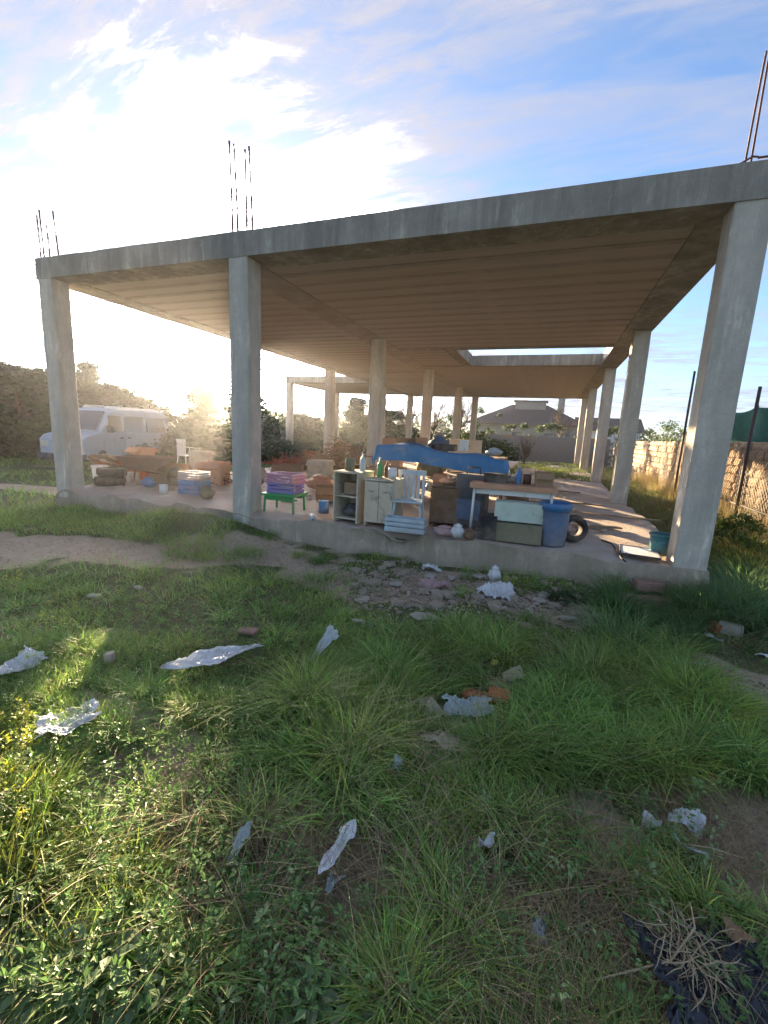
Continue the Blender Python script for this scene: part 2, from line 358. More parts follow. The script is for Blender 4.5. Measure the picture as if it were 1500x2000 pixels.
# ------------------------------------------------------------------ ground
def axis(lo, a, b, hi, fine, grow=1.18):
    mid = list(np.arange(a, b, fine)); l = []; s = fine; q = a
    while q > lo: s *= grow; q -= s; l.append(max(q, lo))
    r_ = []; s = fine; q = mid[-1]
    while q < hi: s *= grow; q += s; r_.append(min(q, hi))
    return np.array(l[::-1]+mid+r_)
gx = axis(-150, -8, 3, 90, .05); gy = axis(-40, -4.6, 1.2, 170, .05)
X, Y = np.meshgrid(gx, gy); Z = gz(X, Y)
bb = bare(X, Y); Z = Z - bb*.02
inside = (X > -8.3) & (X < .1) & (Y > .2) & (Y < 18.2); Z = np.where(inside, Z-.35, Z)
nx, ny = len(gx), len(gy); idx = np.arange(nx*ny).reshape(ny, nx)
Q = np.stack([idx[:-1, :-1], idx[:-1, 1:], idx[1:, 1:], idx[1:, :-1]], -1).reshape(-1, 4)
tint = np.stack([bb.ravel()]*3, -1)
tag(link('ground', npmesh('ground', np.stack([X, Y, Z], -1).reshape(-1, 3), Q, tint), M['ground']), kind='structure')

# ------------------------------------------------------------------ the concrete frame
HB, HT = 3.09, 3.37                          # underside and top of the deck
X0, X1, Y1 = -8.54, .30, 18.5
bld = thing('concrete_frame_building', (0, 0, 0), 'unfinished single storey grey concrete frame with flat deck on bare columns', 'building')
# floor plate with an uneven crumbling edge
def floor_plate(x0, x1, y0, y1, zb, name):
    xs = np.arange(x0, x1+.001, (x1-x0)/round((x1-x0)/.12)); ys = np.arange(y0, y1+.001, (y1-y0)/round((y1-y0)/.16))
    A, B = np.meshgrid(xs, ys); Zf = (fbm(A*1.5, B*1.5, 4)-.5)*.05-.012
    edge = np.minimum(np.minimum(A-x0, x1-A), np.minimum(B-y0, y1-B)); Zf = Zf - np.clip(.12-edge, 0, .12)*1.1*np.clip(fbm(A*2.2, B*2.2, 4)-.42, 0, 1)*2
    V = np.stack([A, B, Zf], -1).reshape(-1, 3); n, k = A.shape[1], A.shape[0]; ii = np.arange(n*k).reshape(k, n)
    qs = [np.stack([ii[:-1, :-1], ii[:-1, 1:], ii[1:, 1:], ii[1:, :-1]], -1).reshape(-1, 4)]
    return V, qs[0], ii
V, q, ii = floor_plate(X0, X1, 0, Y1, -1, 'f')
link('floor_slab', npmesh('floor_slab', V, q), M['floor'], bld)
loop = list(ii[0, :])+list(ii[1:, -1])+list(ii[-1, ::-1][1:])+list(ii[::-1, 0][1:-1])
top = V[loop]; K = len(loop); Vs = [top]
for lev, outw in ((-.10, .0), (-.24, .012), (-.42, .03), (-.75, .05)):
    t2 = top.copy(); c = np.array([(X0+X1)/2, Y1/2]); dx = np.sign(t2[:, 0]-c[0]); ex = (np.abs(t2[:, 0]-X0) < .01) | (np.abs(t2[:, 0]-X1) < .01); ey = (np.abs(t2[:, 1]) < .01) | (np.abs(t2[:, 1]-Y1) < .01)
    wob = (fbm(t2[:, 0]*2.5+lev*9, t2[:, 1]*2.5+3, 4)-.5)*.17
    t2[:, 0] += np.where(ex, dx*(outw+wob), 0); t2[:, 1] += np.where(ey, np.sign(t2[:, 1]-c[1])*(outw+wob), 0); t2[:, 2] = lev
    Vs.append(t2)
Vs = np.concatenate(Vs); qs = []
for l in range(4):
    for k in range(K): qs.append((l*K+k, (l+1)*K+k, (l+1)*K+(k+1) % K, l*K+(k+1) % K))
link('plinth', npmesh('plinth', Vs, np.array(qs)[:, ::-1]), M['plinth'], bld)

hx0, hx1, hy0, hy1 = -3.50, -.15, 6.05, 8.38           # the opening in the deck
def rects_minus_hole(x0, x1, y0, y1):
    return [(x0, x1, y0, hy0), (x0, hx0, hy0, hy1), (hx1, x1, hy0, hy1), (x0, x1, hy1, y1)]
d = MB()
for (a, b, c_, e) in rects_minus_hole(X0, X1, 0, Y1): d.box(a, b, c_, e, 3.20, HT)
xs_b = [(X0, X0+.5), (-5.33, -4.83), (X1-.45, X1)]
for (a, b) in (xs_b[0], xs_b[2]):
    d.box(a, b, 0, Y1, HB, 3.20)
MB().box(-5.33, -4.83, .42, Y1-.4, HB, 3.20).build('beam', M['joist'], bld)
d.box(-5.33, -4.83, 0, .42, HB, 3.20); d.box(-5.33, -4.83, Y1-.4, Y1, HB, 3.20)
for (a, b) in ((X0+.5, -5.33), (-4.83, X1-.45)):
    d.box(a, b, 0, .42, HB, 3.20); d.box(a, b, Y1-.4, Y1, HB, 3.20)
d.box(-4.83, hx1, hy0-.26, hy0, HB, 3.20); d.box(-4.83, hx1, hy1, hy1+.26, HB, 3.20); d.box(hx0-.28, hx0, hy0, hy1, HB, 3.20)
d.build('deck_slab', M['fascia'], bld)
MB().box(X0+.5, -5.33, .42, Y1-.4, HB+.020, 3.199).box(-4.83, X1-.45, .42, hy0-.26, HB+.020, 3.199).box(-4.83, hx0-.28, hy0-.26+.26, hy1, HB+.020, 3.199).box(-4.83, X1-.45, hy1+.26, Y1-.4, HB+.020, 3.199).build('topping', M['joist'], bld)
def strip_run(xa, xb, ya, yb):
    n = int((yb-ya)/.36); p = (yb-ya)/n
    for i in range(n):
        y = ya+i*p; zc = HB+.012+random.uniform(-.003, .003); zj = HB+.010+random.uniform(-.003, .003)
        o = MB().box(0, xb-xa, .001, p-.109, 0, 3.198-zc).build('ceiling_strip', M['clay'], bld, loc=(xa, y, zc))
        MB().box(0, xb-xa, p-.105, p-.003, 0, 3.198-zj).build('joist', M['joist'], bld, loc=(xa, y, zj))
strip_run(X0+.502, -5.332, .422, Y1-.402)
strip_run(-4.828, X1-.452, .422, hy0-.262)
strip_run(-4.828, hx0-.282, hy0+.002, hy1-.002)
strip_run(-4.828, X1-.452, hy1+.262, Y1-.402)

CW = .275
def column_mesh(zb, wd=CW):
    b = MB(); zs = [zb, 0.0, .8, 1.55, 2.3, HB+.002]; ch = .012; rings = []
    for k, z in enumerate(zs):
        j = [random.uniform(-.004, .004) for _ in range(4)]
        x0, x1, y0, y1 = j[0], wd+j[1], j[2], wd+j[3]
        rings.append([(x0+ch, y0, z), (x1-ch, y0, z), (x1, y0+ch, z), (x1, y1-ch, z), (x1-ch, y1, z), (x0+ch, y1, z), (x0, y1-ch, z), (x0, y0+ch, z)])
    V = [p for r_ in rings for p in r_]; Fc = []
    for i in range(len(zs)-1):
        for k in range(8): Fc.append((i*8+k, i*8+(k+1) % 8, (i+1)*8+(k+1) % 8, (i+1)*8+k))
    Fc.append(tuple(range((len(zs)-1)*8, len(zs)*8))); Fc.append(tuple(range(8))[::-1])
    b.add(V, Fc); return b.mesh('column')
def rebars(col, spec):
    for (x, y, h, lx, ly) in spec:
        pts = [(x, y, HT-.06), (x+lx*.25, y+ly*.25, HT+h*.3), (x+lx*.6, y+ly*.6, HT+h*.65), (x+lx, y+ly, HT+h)]
        MB().tube(pts, .0125 if col.location.x < -1 else .008, 6).build('rebar', M['rust'], col)
cy_ = (0.012, 4.59, 8.95, 14.0, 18.2)
bars = {0: [(.04, .05, .60, -.02, 0), (.11, .05, .66, -.03, 0), (.16, .23, .72, -.06, .0), (.23, .05, .45, -.02, 0)],
        1: [(.035, .05, 1.0, -.035, 0), (.11, .05, .96, -.045, 0), (.19, .23, 1.02, -.05, 0), (.24, .05, .88, -.02, 0)],
        2: [(.075, .05, .92, .0, .01), (.035, .05, .80, .015, 0), (.24, .06, .35, .0, .0), (.24, .23, 1.05, .03, 0)]}
for i, x in enumerate((X0+.012, -5.08, .012)):
    for j, y in enumerate(cy_):
        yy = y if j < 4 else Y1-CW-.012
        if i == 1 and j == 3 : yy = 13.9
        c = link('column', column_mesh(-.75), M['column'], bld, loc=(x, yy, 0))
        if j == 0: rebars(c, bars[i])
# short bent bar and stub at the right corner
o = MB().tube([(-.06, .05, HT-.005), (.02, .06, HT+.025), (.09, .05, HT+.06), (.13, .05, HT+.05)], .008, 6).build('bent_rebar', M['rust'], bld)
MB().tube([(.12, .02, HT+.03), (.29, .03, HT+.035)], .009, 6).build('bent_rebar', M['rust'], bld)
# the wing behind on the left
WX0, WY0, WY1 = -12.5, 12.7, 17.7
wd = MB().box(WX0, X0-.004, WY0, WY1, 3.2, HT).box(WX0, WX0+.4, WY0, WY1, HB, 3.2).box(WX0+.4, X0-.004, WY0, WY0+.35, HB, 3.2).box(WX0+.4, X0-.004, WY1-.35, WY1, HB, 3.2)
wd.build('wing_deck', M['fascia'], bld)
n = 14; p_ = (WY1-WY0-.704)/n
for i in range(n):
    MB().box(0, X0-.006-WX0-.402, .004, p_-.03, 0, .07).build('ceiling_strip', M['clay'], bld, loc=(WX0+.402, WY0+.352+i*p_, HB+.02))
for (x, y) in ((WX0+.012, WY0+.012), (WX0+.012, WY1-.3), (WX0+2.1, WY1-.3)):
    link('column', column_mesh(-.9, .26), M['column'], bld, loc=(x, y, 0))

# ------------------------------------------------------------------ trees
def leaves(name, centers, radii, n, size, tintf, squash=.75, seed=1):
    r_ = np.random.default_rng(seed); C_ = np.asarray(centers); Rr = np.asarray(radii)
    k = r_.choice(len(C_), n, p=(Rr**2)/(Rr**2).sum())
    dv = r_.normal(size=(n, 3)); dv /= np.linalg.norm(dv, axis=1)[:, None]
    rad = Rr[k]*(r_.random(n)**.45)*(1+.22*r_.normal(size=n))
    P = C_[k]+dv*rad[:, None]*np.array([1, 1, squash])
    a = r_.normal(size=(n, 3)); a /= np.linalg.norm(a, axis=1)[:, None]; b = np.cross(a, r_.normal(size=(n, 3))); b /= np.linalg.norm(b, axis=1)[:, None]
    s = size*r_.uniform(.6, 1.4, n)[:, None]
    V = np.stack([P-a*s, P-b*s*.45, P+a*s, P+b*s*.45], 1).reshape(-1, 3)
    cl = r_.uniform(.65, 1.35, len(C_))[k]*r_.uniform(.8, 1.2, n)
    tt = np.stack([cl*(tintf[0]), cl*tintf[1], cl*tintf[2]], -1); tt = np.repeat(tt, 4, 0)
    return npmesh(name, V, np.arange(4*n).reshape(-1, 4), tt, False)
def crown(kind, seed):
    r_ = random.Random(seed); C_ = []; Rr = []
    if kind == 'round':
        for i in range(46):
            a = r_.uniform(0, 6.28); e = r_.random()**.6; z = r_.uniform(-.9, 1); q = math.sqrt(max(0, 1-z*z))
            C_.append((math.cos(a)*q*e*1.35, math.sin(a)*q*e*1.35, 2.3+z*1.45)); Rr.append(r_.uniform(.28, .62))
    elif kind == 'tall':
        for i in range(60):
            a = r_.uniform(0, 6.28); z = r_.random(); q = math.sin(min(1, z*1.15+.12)*math.pi)*.9+.2
            C_.append((math.cos(a)*q*r_.uniform(.2, 1), math.sin(a)*q*r_.uniform(.2, 1), .5+z*4.0)); Rr.append(r_.uniform(.25, .5))
    elif kind == 'shrub':
        for i in range(46):
            a = r_.uniform(0, 6.28); q = r_.random()**.5*1.7; C_.append((math.cos(a)*q, math.sin(a)*q, r_.uniform(.15, 1.6)*(1.15-q/2.4))); Rr.append(r_.uniform(.25, .55))
    return C_, Rr
def trunkmb(h, r0, limbs, seed, spread=.9, bare_=False):
    r_ = random.Random(seed); b = MB(); pts = [(0, 0, -.4)]; x = y = 0
    for i in range(1, 6): x += r_.uniform(-.08, .08); y += r_.uniform(-.08, .08); pts.append((x, y, h*i/5))
    b.tube(pts, [r0*(1-.13*i) for i in range(6)], 8)
    def limb(p, dv, ln, rr, dep):
        q = [p]; dd = Vector(dv)
        for s_ in range(3):
            dd = (dd+Vector((r_.uniform(-.25, .25), r_.uniform(-.25, .25), r_.uniform(-.02, .22)))).normalized(); q.append(q[-1]+dd*ln/3)
        b.tube(q, [rr, rr*.8, rr*.6, rr*.4], 5 if dep < 2 else 3, False)
        if dep < (3 if bare_ else 1):
            for s_ in range(4 if bare_ else 3): limb(q[r_.choice((1, 2, 3))], dd+Vector((r_.uniform(-1, 1), r_.uniform(-1, 1), r_.uniform(-.2, .7))), ln*.62, rr*.5, dep+1)
    for i in range(limbs):
        a = i*6.28/limbs+r_.uniform(-.4, .4); z = h*r_.uniform(.45, 1); limb(Vector((x*z/h, y*z/h, z)), (math.cos(a)*spread, math.sin(a)*spread, r_.uniform(.5, 1.1)), h*(.55 if bare_ else .38), r0*.5, 0)
    return b
KINDS = {}
TT = {'round': (.95, 1.0, .8), 'tall': (.75, .95, .85), 'shrub': (1.0, 1.05, .7)}
for kname, n, s, th, tr in (('round', 9000, .10, 2.2, .13), ('tall', 9000, .09, 3.6, .11), ('shrub', 7000, .085, .9, .06)):
    for v_ in (0, 1):
        C_, Rr = crown(kname, 11+v_*7)
        KINDS[kname, v_] = (leaves('crown', C_, Rr, n, s, TT[kname], seed=5+v_), trunkmb(th, tr, 5, 3+v_).mesh('trunk'))
KINDS['bare', 0] = (None, trunkmb(2.0, .12, 7, 21, .7, True).mesh('trunk')); KINDS['bare', 1] = (None, trunkmb(1.7, .10, 6, 33, .8, True).mesh('trunk'))
def tree(px, top, dist, kind, wscale, label, v_=0, group=None, name=None, base=-.5, cat='tree'):
    """px: where it stands seen from the camera, top: picture height of its top, dist: metres away"""
    dr = ray(px, top); hd = math.hypot(dr.x, dr.y); k = dist/hd
    P = CAM+dr*k; h = P.z-base; H0 = {'round': 4.3, 'tall': 4.9, 'shrub': 1.95, 'bare': 3.6}[kind]
    s = h/H0
    o = thing(name or {'shrub': 'bush', 'bare': 'bare_tree', 'tall': 'evergreen_tree', 'round': 'leafy_tree'}[kind], (P.x, P.y, base), label, cat, random.uniform(0, 6.28), group)
    o.scale = (s*wscale, s*wscale, s)
    c, t = KINDS[kind, v_]
    link('trunk', t, M['bark'], o)
    if c: link('crown', c, M['leaf'], o)
    return o
TR = [(-110, 690, 21, 'round', 1.7, 'large dark tree at the far left edge of the picture', 0),
      (-20, 698, 23, 'tall', 2.6, 'bulky dark tree cut by the left edge behind the van', 0),
      (38, 700, 20, 'round', 1.5, 'tall dark tree beside the leftmost column, towering over the van nose', 1),
      (120, 712, 22, 'round', 1.6, 'broad tree rising behind the leftmost front column', 0),
      (168, 700, 27, 'tall', 1.1, 'pointed feathery tree just right of the leftmost column', 0),
      (212, 738, 22, 'round', 1.7, 'rounded olive tree on the slope above the parked van', 1),
      (262, 762, 23, 'round', 1.9, 'low spreading tree behind the tail of the van', 0),
      (320, 776, 25, 'shrub', 1.2, 'wide shrubby tree in the dip between the two left columns', 0),
      (390, 742, 30, 'round', .8, 'lone rounded treetop standing above the row between the left columns', 1),
      (400, 790, 24, 'shrub', 1.3, 'dense bush below the lone rounded treetop', 1),
      (480, 700, 26, 'tall', 1.15, 'tree added behind the second front column to shade the foreground', 0),  # mostly unseen, added this tall to keep sun off the middle foreground
      (-60, 800, 23, 'shrub', 1.6, 'dark undergrowth bush at the far left edge', 0),
      (25, 792, 22.5, 'shrub', 1.6, 'dark undergrowth bush left of the van nose', 1),
      (100, 800, 22, 'shrub', 1.5, 'undergrowth bush just behind the van windscreen', 0),
      (230, 800, 22, 'shrub', 1.8, 'undergrowth bush behind the rear windows of the van', 1),
      (310, 815, 19, 'shrub', 1.6, 'olive undergrowth bush right of the van', 0),
      (420, 812, 20, 'shrub', 1.6, 'olive bush touching the left side of the second front column', 1),
      (560, 818, 21, 'shrub', 1.5, 'bush at the foot of the rear wing corner column', 0),
      (525, 785, 24, 'shrub', 1.3, 'low glowing bush just right of the second front column', 1),
      (590, 800, 26, 'round', 1.7, 'wide tree seen beneath the low rear wing deck', 1),
      (650, 798, 28, 'shrub', 1.4, 'bush in the gap right of the rear wing columns', 0),
      (700, 768, 30, 'tall', 1.7, 'conical dark tree left of the middle column', 1),
      (755, 792, 29, 'round', 1.5, 'tree directly behind the thick middle column', 0),
      (800, 822, 27, 'shrub', 1.5, 'dark bush right of the middle column under the bare branches', 1),
      (860, 826, 27, 'shrub', 1.4, 'mid green bush between the two rear columns', 0),
      (915, 826, 27, 'shrub', 1.4, 'evergreen bush left of the hipped roof house', 1)]
for i, t in enumerate(TR): tree(t[0], t[1], t[2], t[3], t[4], t[5], t[6])
for (px, top, dist, lab, v_) in ((800, 765, 27, 'thin bare tree in the left of the rear gap under the deck', 0), (850, 760, 26, 'bare winter tree with wiry branches between rear columns', 1),
                                 (905, 768, 28, 'bare winter tree beside the hipped house', 0), (1100, 775, 33, 'spindly tree right of the house chimney', 1), (1030, 850, 19.5, 'small leafless fruit tree in front of the grey block wall', 0)):
    tree(px, top, dist, 'bare', .75, lab, v_)
# far wooded ridge, one mass
r_ = np.random.default_rng(5); C_ = []; Rr = []
for i in range(330):
    az = R(r_.uniform(-78, 30)); dd = r_.uniform(60, 95); hh = 2.2+1.5*vnoise(az*9, 3.3)+(1.4 if az < -.9 else 0)
    C_.append((CAM.x+math.sin(az)*dd, CAM.y+math.cos(az)*dd, r_.uniform(0, hh))); Rr.append(r_.uniform(1.0, 1.9))
tag(link('distant_woodland', leaves('distant_woodland', C_, Rr, 26000, .30, (1, 1, .9), seed=9), M['leaf']), 'hazy dark woodland along the horizon', 'woodland', kind='stuff')
# hedges
def hedge(x0, y0, x1, y1, wdt, h, n, label, seed, tintf=(1, 1, 1), size=.045):
    r_ = np.random.default_rng(seed); ln = math.hypot(x1-x0, y1-y0); k = int(ln*4); C_ = []; Rr = []
    for i in range(k):
        t = r_.random(); C_.append((x0+(x1-x0)*t+r_.uniform(-.5, .5)*wdt, y0+(y1-y0)*t+r_.uniform(-.5, .5)*wdt, -.3+r_.random()**.7*h*(.75+.4*vnoise(t*ln*.9, seed)))); Rr.append(r_.uniform(.18, .42))
    o = thing('hedge', ((x0+x1)/2, (y0+y1)/2, -.4), label, 'hedge')
    o2 = link('foliage', leaves('foliage', np.array(C_)-np.array([(x0+x1)/2, (y0+y1)/2, -.4]), Rr, n, size, tintf, seed=seed), M['hedge'], o); return o
hedge(-8.5, 26.6, 3.0, 27.0, 1.0, 3.0, 20000, 'tangled green hedge behind the grey block wall', 3, (.55, .65, .6))
hedge(3.9, 11, 4.6, 40, 1.0, 2.2, 12000, 'trimmed grey green hedge beyond the tan boundary wall', 4, (.9, .95, 1.0))

# ------------------------------------------------------------------ walls behind
bw = thing('block_wall', (-2, 25, -.4), 'low grey concrete block wall closing the yard behind the building', 'wall')
bm_ = MB().box(0, .392, 0, .19, 0, .19, .006).mesh('block')
MB().box(-6.55, 4.25, .02, .17, -.3, 1.72).build('core', M['mortar'], bw)
for r in range(9):
    for k in range(27):
        x = -6.6+k*.4+(.2 if r % 2 else 0)
        if r == 8 and random.random() < .2: continue
        link('block', bm_, M['block'], bw, loc=(x, random.uniform(-.012, .012), r*.2-.06))
# tan stone wall on the right
def stone_mesh(seed):
    r_ = random.Random(seed); bm = bmesh.new(); bmesh.ops.create_cube(bm, size=1); bmesh.ops.bevel(bm, geom=bm.edges[:], offset=.16, segments=1, affect='EDGES')
    for v_ in bm.verts: v_.co += Vector((r_.uniform(-.06, .06), r_.uniform(-.07, .07), r_.uniform(-.06, .06)))
    me = bpy.data.meshes.new('stone'); bm.to_mesh(me); bm.free(); return me
SM = [stone_mesh(i) for i in range(8)]
WX, WYa, WYb = 2.55, 2.0, 25.0
sw = thing('stone_wall', (WX, WYa, -.5), 'rough tan stone boundary wall running back along the right side of the yard', 'wall')
MB().box(.055, .30, 0, WYb-WYa, 0, 1.72).build('core', M['mortar'], sw)
def courses(y0, y1, fn, ch=.17, sl=.30):
    z = .0; r = 0
    while z < 1.72:
        hh = ch*random.uniform(.85, 1.15); y = y0-random.uniform(0, .2)
        while y < y1:
            ll = sl*random.uniform(.65, 1.4); fn(y, ll, z, hh); y += ll
        z += hh; r += 1
def one(y, ll, z, hh):
    o = link('stone', random.choice(SM), M['stone'], sw, loc=(.05+random.uniform(-.02, .02), y+ll/2, z+hh/2)); o.scale = (.13*random.uniform(.9, 1.15), ll*random.uniform(.9, 1.0), hh*random.uniform(.86, 1.02)); o.rotation_euler = (R(random.uniform(-7, 7)), R(random.uniform(-5, 5)), R(random.uniform(-6, 6)))
courses(.2, 8.4, one, .175, .31)
mbs = MB()
def many(y, ll, z, hh):
    me = random.choice(SM); mbs.add([(.05+v_.co.x*.22, y+ll/2+v_.co.y*ll*.97, z+hh/2+v_.co.z*hh*.96) for v_ in me.vertices], [tuple(p.vertices) for p in me.polygons])
courses(8.6, WYb-WYa, many, .19, .4)
tag(mbs.build('far_stones', M['stone'], sw), kind='stuff')
# wire fence in front of the wall
wf = thing('wire_fence', (2.1, 4.6, -.4), 'tall rusty wire mesh fence with two dark steel posts right of the building', 'fence')
pA = U(1485, 755, x=2.05); pB = U(1357, 725, x=2.05)
for P in (pA, pB): MB().tube([(P.x-2.1-.01, P.y-4.6, -.3), (P.x-2.1, P.y-4.6, P.z+.4)], .028, 8).build('post', M['darkmetal'], wf)
MB().tube([(-.02, 4, .55), (-.02, -3.4, .5)], .018, 6).build('rail', M['darkmetal'], wf)
wm = MB(); y = -3.6
while y < 6:
    for s_ in (1, -1):
        a, b = (y, y+s_*1.55)
        wm.tube([(.0, a, .02), (.006, (a+b)/2, .80), (0, b, 1.55)], .0042, 3, False)
    y += .10
o = tag(wm.build('mesh', M['wire'], wf), kind='stuff')
# shade net
xs = np.linspace(0, 1, 46); zs = np.linspace(0, 1, 16); A, B = np.meshgrid(xs, zs)
NY = 4.6+A*5.5; NX = 2.95+.12*np.sin(A*21)+.08*fbm(A*9, B*4)+B*-.05; NZ = 1.05+B*(.95+.35*fbm(A*5, B*0+2, 3)-.45*A)-.06*np.sin(A*15)
ii = np.arange(A.size).reshape(A.shape); q = np.stack([ii[:-1, :-1], ii[:-1, 1:], ii[1:, 1:], ii[1:, :-1]], -1).reshape(-1, 4)
nt_ = tag(link('shade_net', npmesh('shade_net', np.stack([NX, NY+1.0, NZ], -1).reshape(-1, 3), q), M['net']), 'teal green shade netting hung above the tan wall at the right edge', 'netting')
sm = nt_.modifiers.new('thick', 'SOLIDIFY'); sm.thickness = .01

# ------------------------------------------------------------------ houses
def hip(b, x0, x1, y0, y1, z0, z1, rx0, rx1):
    ym = (y0+y1)/2; b.add([(x0, y0, z0), (x1, y0, z0), (x1, y1, z0), (x0, y1, z0), (rx0, ym, z1), (rx1, ym, z1)], [(0, 1, 5, 4), (1, 2, 5), (2, 3, 4, 5), (3, 0, 4), (3, 2, 1, 0)])
hs = thing('house', (-3.3, 38, -.5), 'low house with a dark hipped roof and pale rooftop box behind the yard', 'house')
MB().box(-4.9, 4.5, 0, 7, 0, 2.9).build('wall', M['wallpaint'], hs)
rf = MB(); hip(rf, -5.6, 5.2, -.6, 7.6, 2.9, 4.9, -1.7, 1.6); ro = rf.build('roof', M['roof'], hs)
MB().box(-1.35, 1.45, 2.5, 4.2, 4.4, 5.15).build('rooftop_box', M['wallpaint'], hs)
MB().box(-1.5, 1.6, 2.35, 4.35, 5.15, 5.25).build('coping', M['roof'], hs)
MB().box(2.5, 3.1, 2.8, 3.4, 3.9, 5.7).build('chimney', M['wallpaint'], hs)
for x in (-3.6, -1.2, 1.6, 3.2):
    wn = MB().box(x, x+.9, -.03, .0, 1.1, 2.2).build('window', M['glass'], hs); MB().box(x-.07, x+.97, -.06, -.032, 1.02, 1.1).build('sill', M['white'], wn)
h2 = thing('house', (6.5, 47, -.5), 'distant pale gabled house just right of the hipped roof', 'house')
MB().box(-5, 1.0, 0, 6, 0, 2.8).build('wall', M['white'], h2)
MB().add([(-5.3, -.4, 2.8), (1.3, -.4, 2.8), (1.3, 6.4, 2.8), (-5.3, 6.4, 2.8), (-5.3, 3, 4.3), (1.3, 3, 4.3)], [(0, 1, 5, 4), (2, 3, 4, 5), (0, 4, 3), (1, 2, 5), (3, 2, 1, 0)]).build('roof', M['roof'], h2)
MB().box(-3.2, -2.2, -.03, 0, 1, 2).build('window', M['glass'], h2); MB().box(-1.2, -.2, -.03, 0, 1, 2).build('window', M['glass'], h2)

# ------------------------------------------------------------------ van
vp = G(95, 922); 
van = thing('van', (-13.45, 4.0, float(gz(-14.5, 4.5))), 'pale blue grey van parked on the grass behind the leftmost column', 'van', R(100)); van.scale = (.80, .80, .92)
prof = [(0, .35), (0, .95), (.18, 1.08), (.75, 1.20), (1.35, 1.86), (1.6, 1.97), (4.45, 1.97), (4.62, 1.85), (4.68, .95), (4.68, .35)]
b = MB(); V = [(x, y, z) for y in (0, .10, 1.75, 1.85) for (x, z) in prof]; k = len(prof)
V = [(x, y + (0.10 if z > 1.2 and y < .5 else (-.10 if z > 1.2 else 0)) , z) for (x, y, z) in V]
V = [(x+((.04 if x < 2 else -.04) if (i < k or i >= 3*k) else 0), y, z) for i, (x, y, z) in enumerate(V)]
Fc = [tuple(range(k))[::1], tuple(range(3*k, 4*k))[::-1]]
for r in range(3):
    for i in range(k): Fc.append((r*k+i, (r+1)*k+i, (r+1)*k+(i+1) % k, r*k+(i+1) % k))
b.add(V, Fc); vb = bev(b.build('body', M['vanpaint'], van), .03, 2)
def vwin(x0, x1, z0, z1, sl=0):
    b = MB(); yb = -.012; b.add([(x0+sl, .02, z0), (x1, .02, z0), (x1, .088, z1), (x0+sl*2.4 if sl else x0, .088, z1), (x0+sl, .05, z0), (x1, .05, z0), (x1, .12, z1), (x0+sl*2.4 if sl else x0, .12, z1)],
        [(0, 1, 2, 3), (7, 6, 5, 4), (0, 4, 5, 1), (1, 5, 6, 2), (2, 6, 7, 3), (3, 7, 4, 0)])
    for i, p in enumerate(b.v): b.v[i] = (p[0], p[1]-.025+(0 if p[2] > 1.5 else 0), p[2])
    return b.build('side_window', M['glass'], van)
vwin(1.0, 1.85, 1.22, 1.75, .12); vwin(2.0, 3.1, 1.22, 1.75); vwin(3.25, 4.4, 1.22, 1.75)
b = MB(); b.add([(.80, .22, 1.27), (1.33, .25, 1.86), (1.33, 1.60, 1.86), (.80, 1.63, 1.27), (.76, .22, 1.29), (1.29, .25, 1.88), (1.29, 1.60, 1.88), (.76, 1.63, 1.29)], [(3, 2, 1, 0), (4, 5, 6, 7), (0, 1, 5, 4), (1, 2, 6, 5), (2, 3, 7, 6), (3, 0, 4, 7)]); b.build('windscreen', M['glass'], van)
dr = MB().box(.98, 1.92, -.018, .006, .48, 1.17).build('door', M['vanpaint'], van); bev(dr, .008, 1); MB().box(1.72, 1.86, -.035, -.018, 1.0, 1.04).build('handle', M['rubber'], dr)
dr = MB().box(2.02, 3.12, -.018, .006, .48, 1.17).build('door', M['vanpaint'], van); bev(dr, .008, 1); MB().box(2.1, 2.24, -.035, -.018, 1.0, 1.04).build('handle', M['rubber'], dr)
for (x, y) in ((.85, .02), (3.75, .02), (.85, 1.65), (3.75, 1.65)):
    wh = MB().lathe([(.02, 0), (.30, .0), (.33, .04), (.33, .16), (.30, .2), (.02, .2)], 24, (x, y-.03, .33), 'y').build('tyre', M['rubber'], van)
    MB().lathe([(.0, -.01), (.18, -.012), (.2, .01), (.2, .04), (0, .04)], 18, (x, y-.03 if y < 1 else y+.17, .33), 'y').build('rim', M['lamp'], wh)
for y in (.15, 1.45): bev(MB().box(-.03, .03, y, y+.27, .72, .9).build('headlight', M['lamp'], van), .01)
bev(MB().box(-.10, .12, -.02, 1.87, .33, .52).build('bumper', M['dark'], van), .03)
bev(MB().box(1.0, 1.16, -.24, -.06, 1.2, 1.42).build('mirror', M['dark'], van), .02)
for x in (1.9, 2.9, 3.9): MB().box(x, x+.05, .15, 1.7, 2.03, 2.07).build('roof_rail', M['white'], van)
for y in (.25, 1.55): MB().box(1.7, 4.3, y, y+.04, 1.972, 2.03).build('roof_rail', M['white'], van)

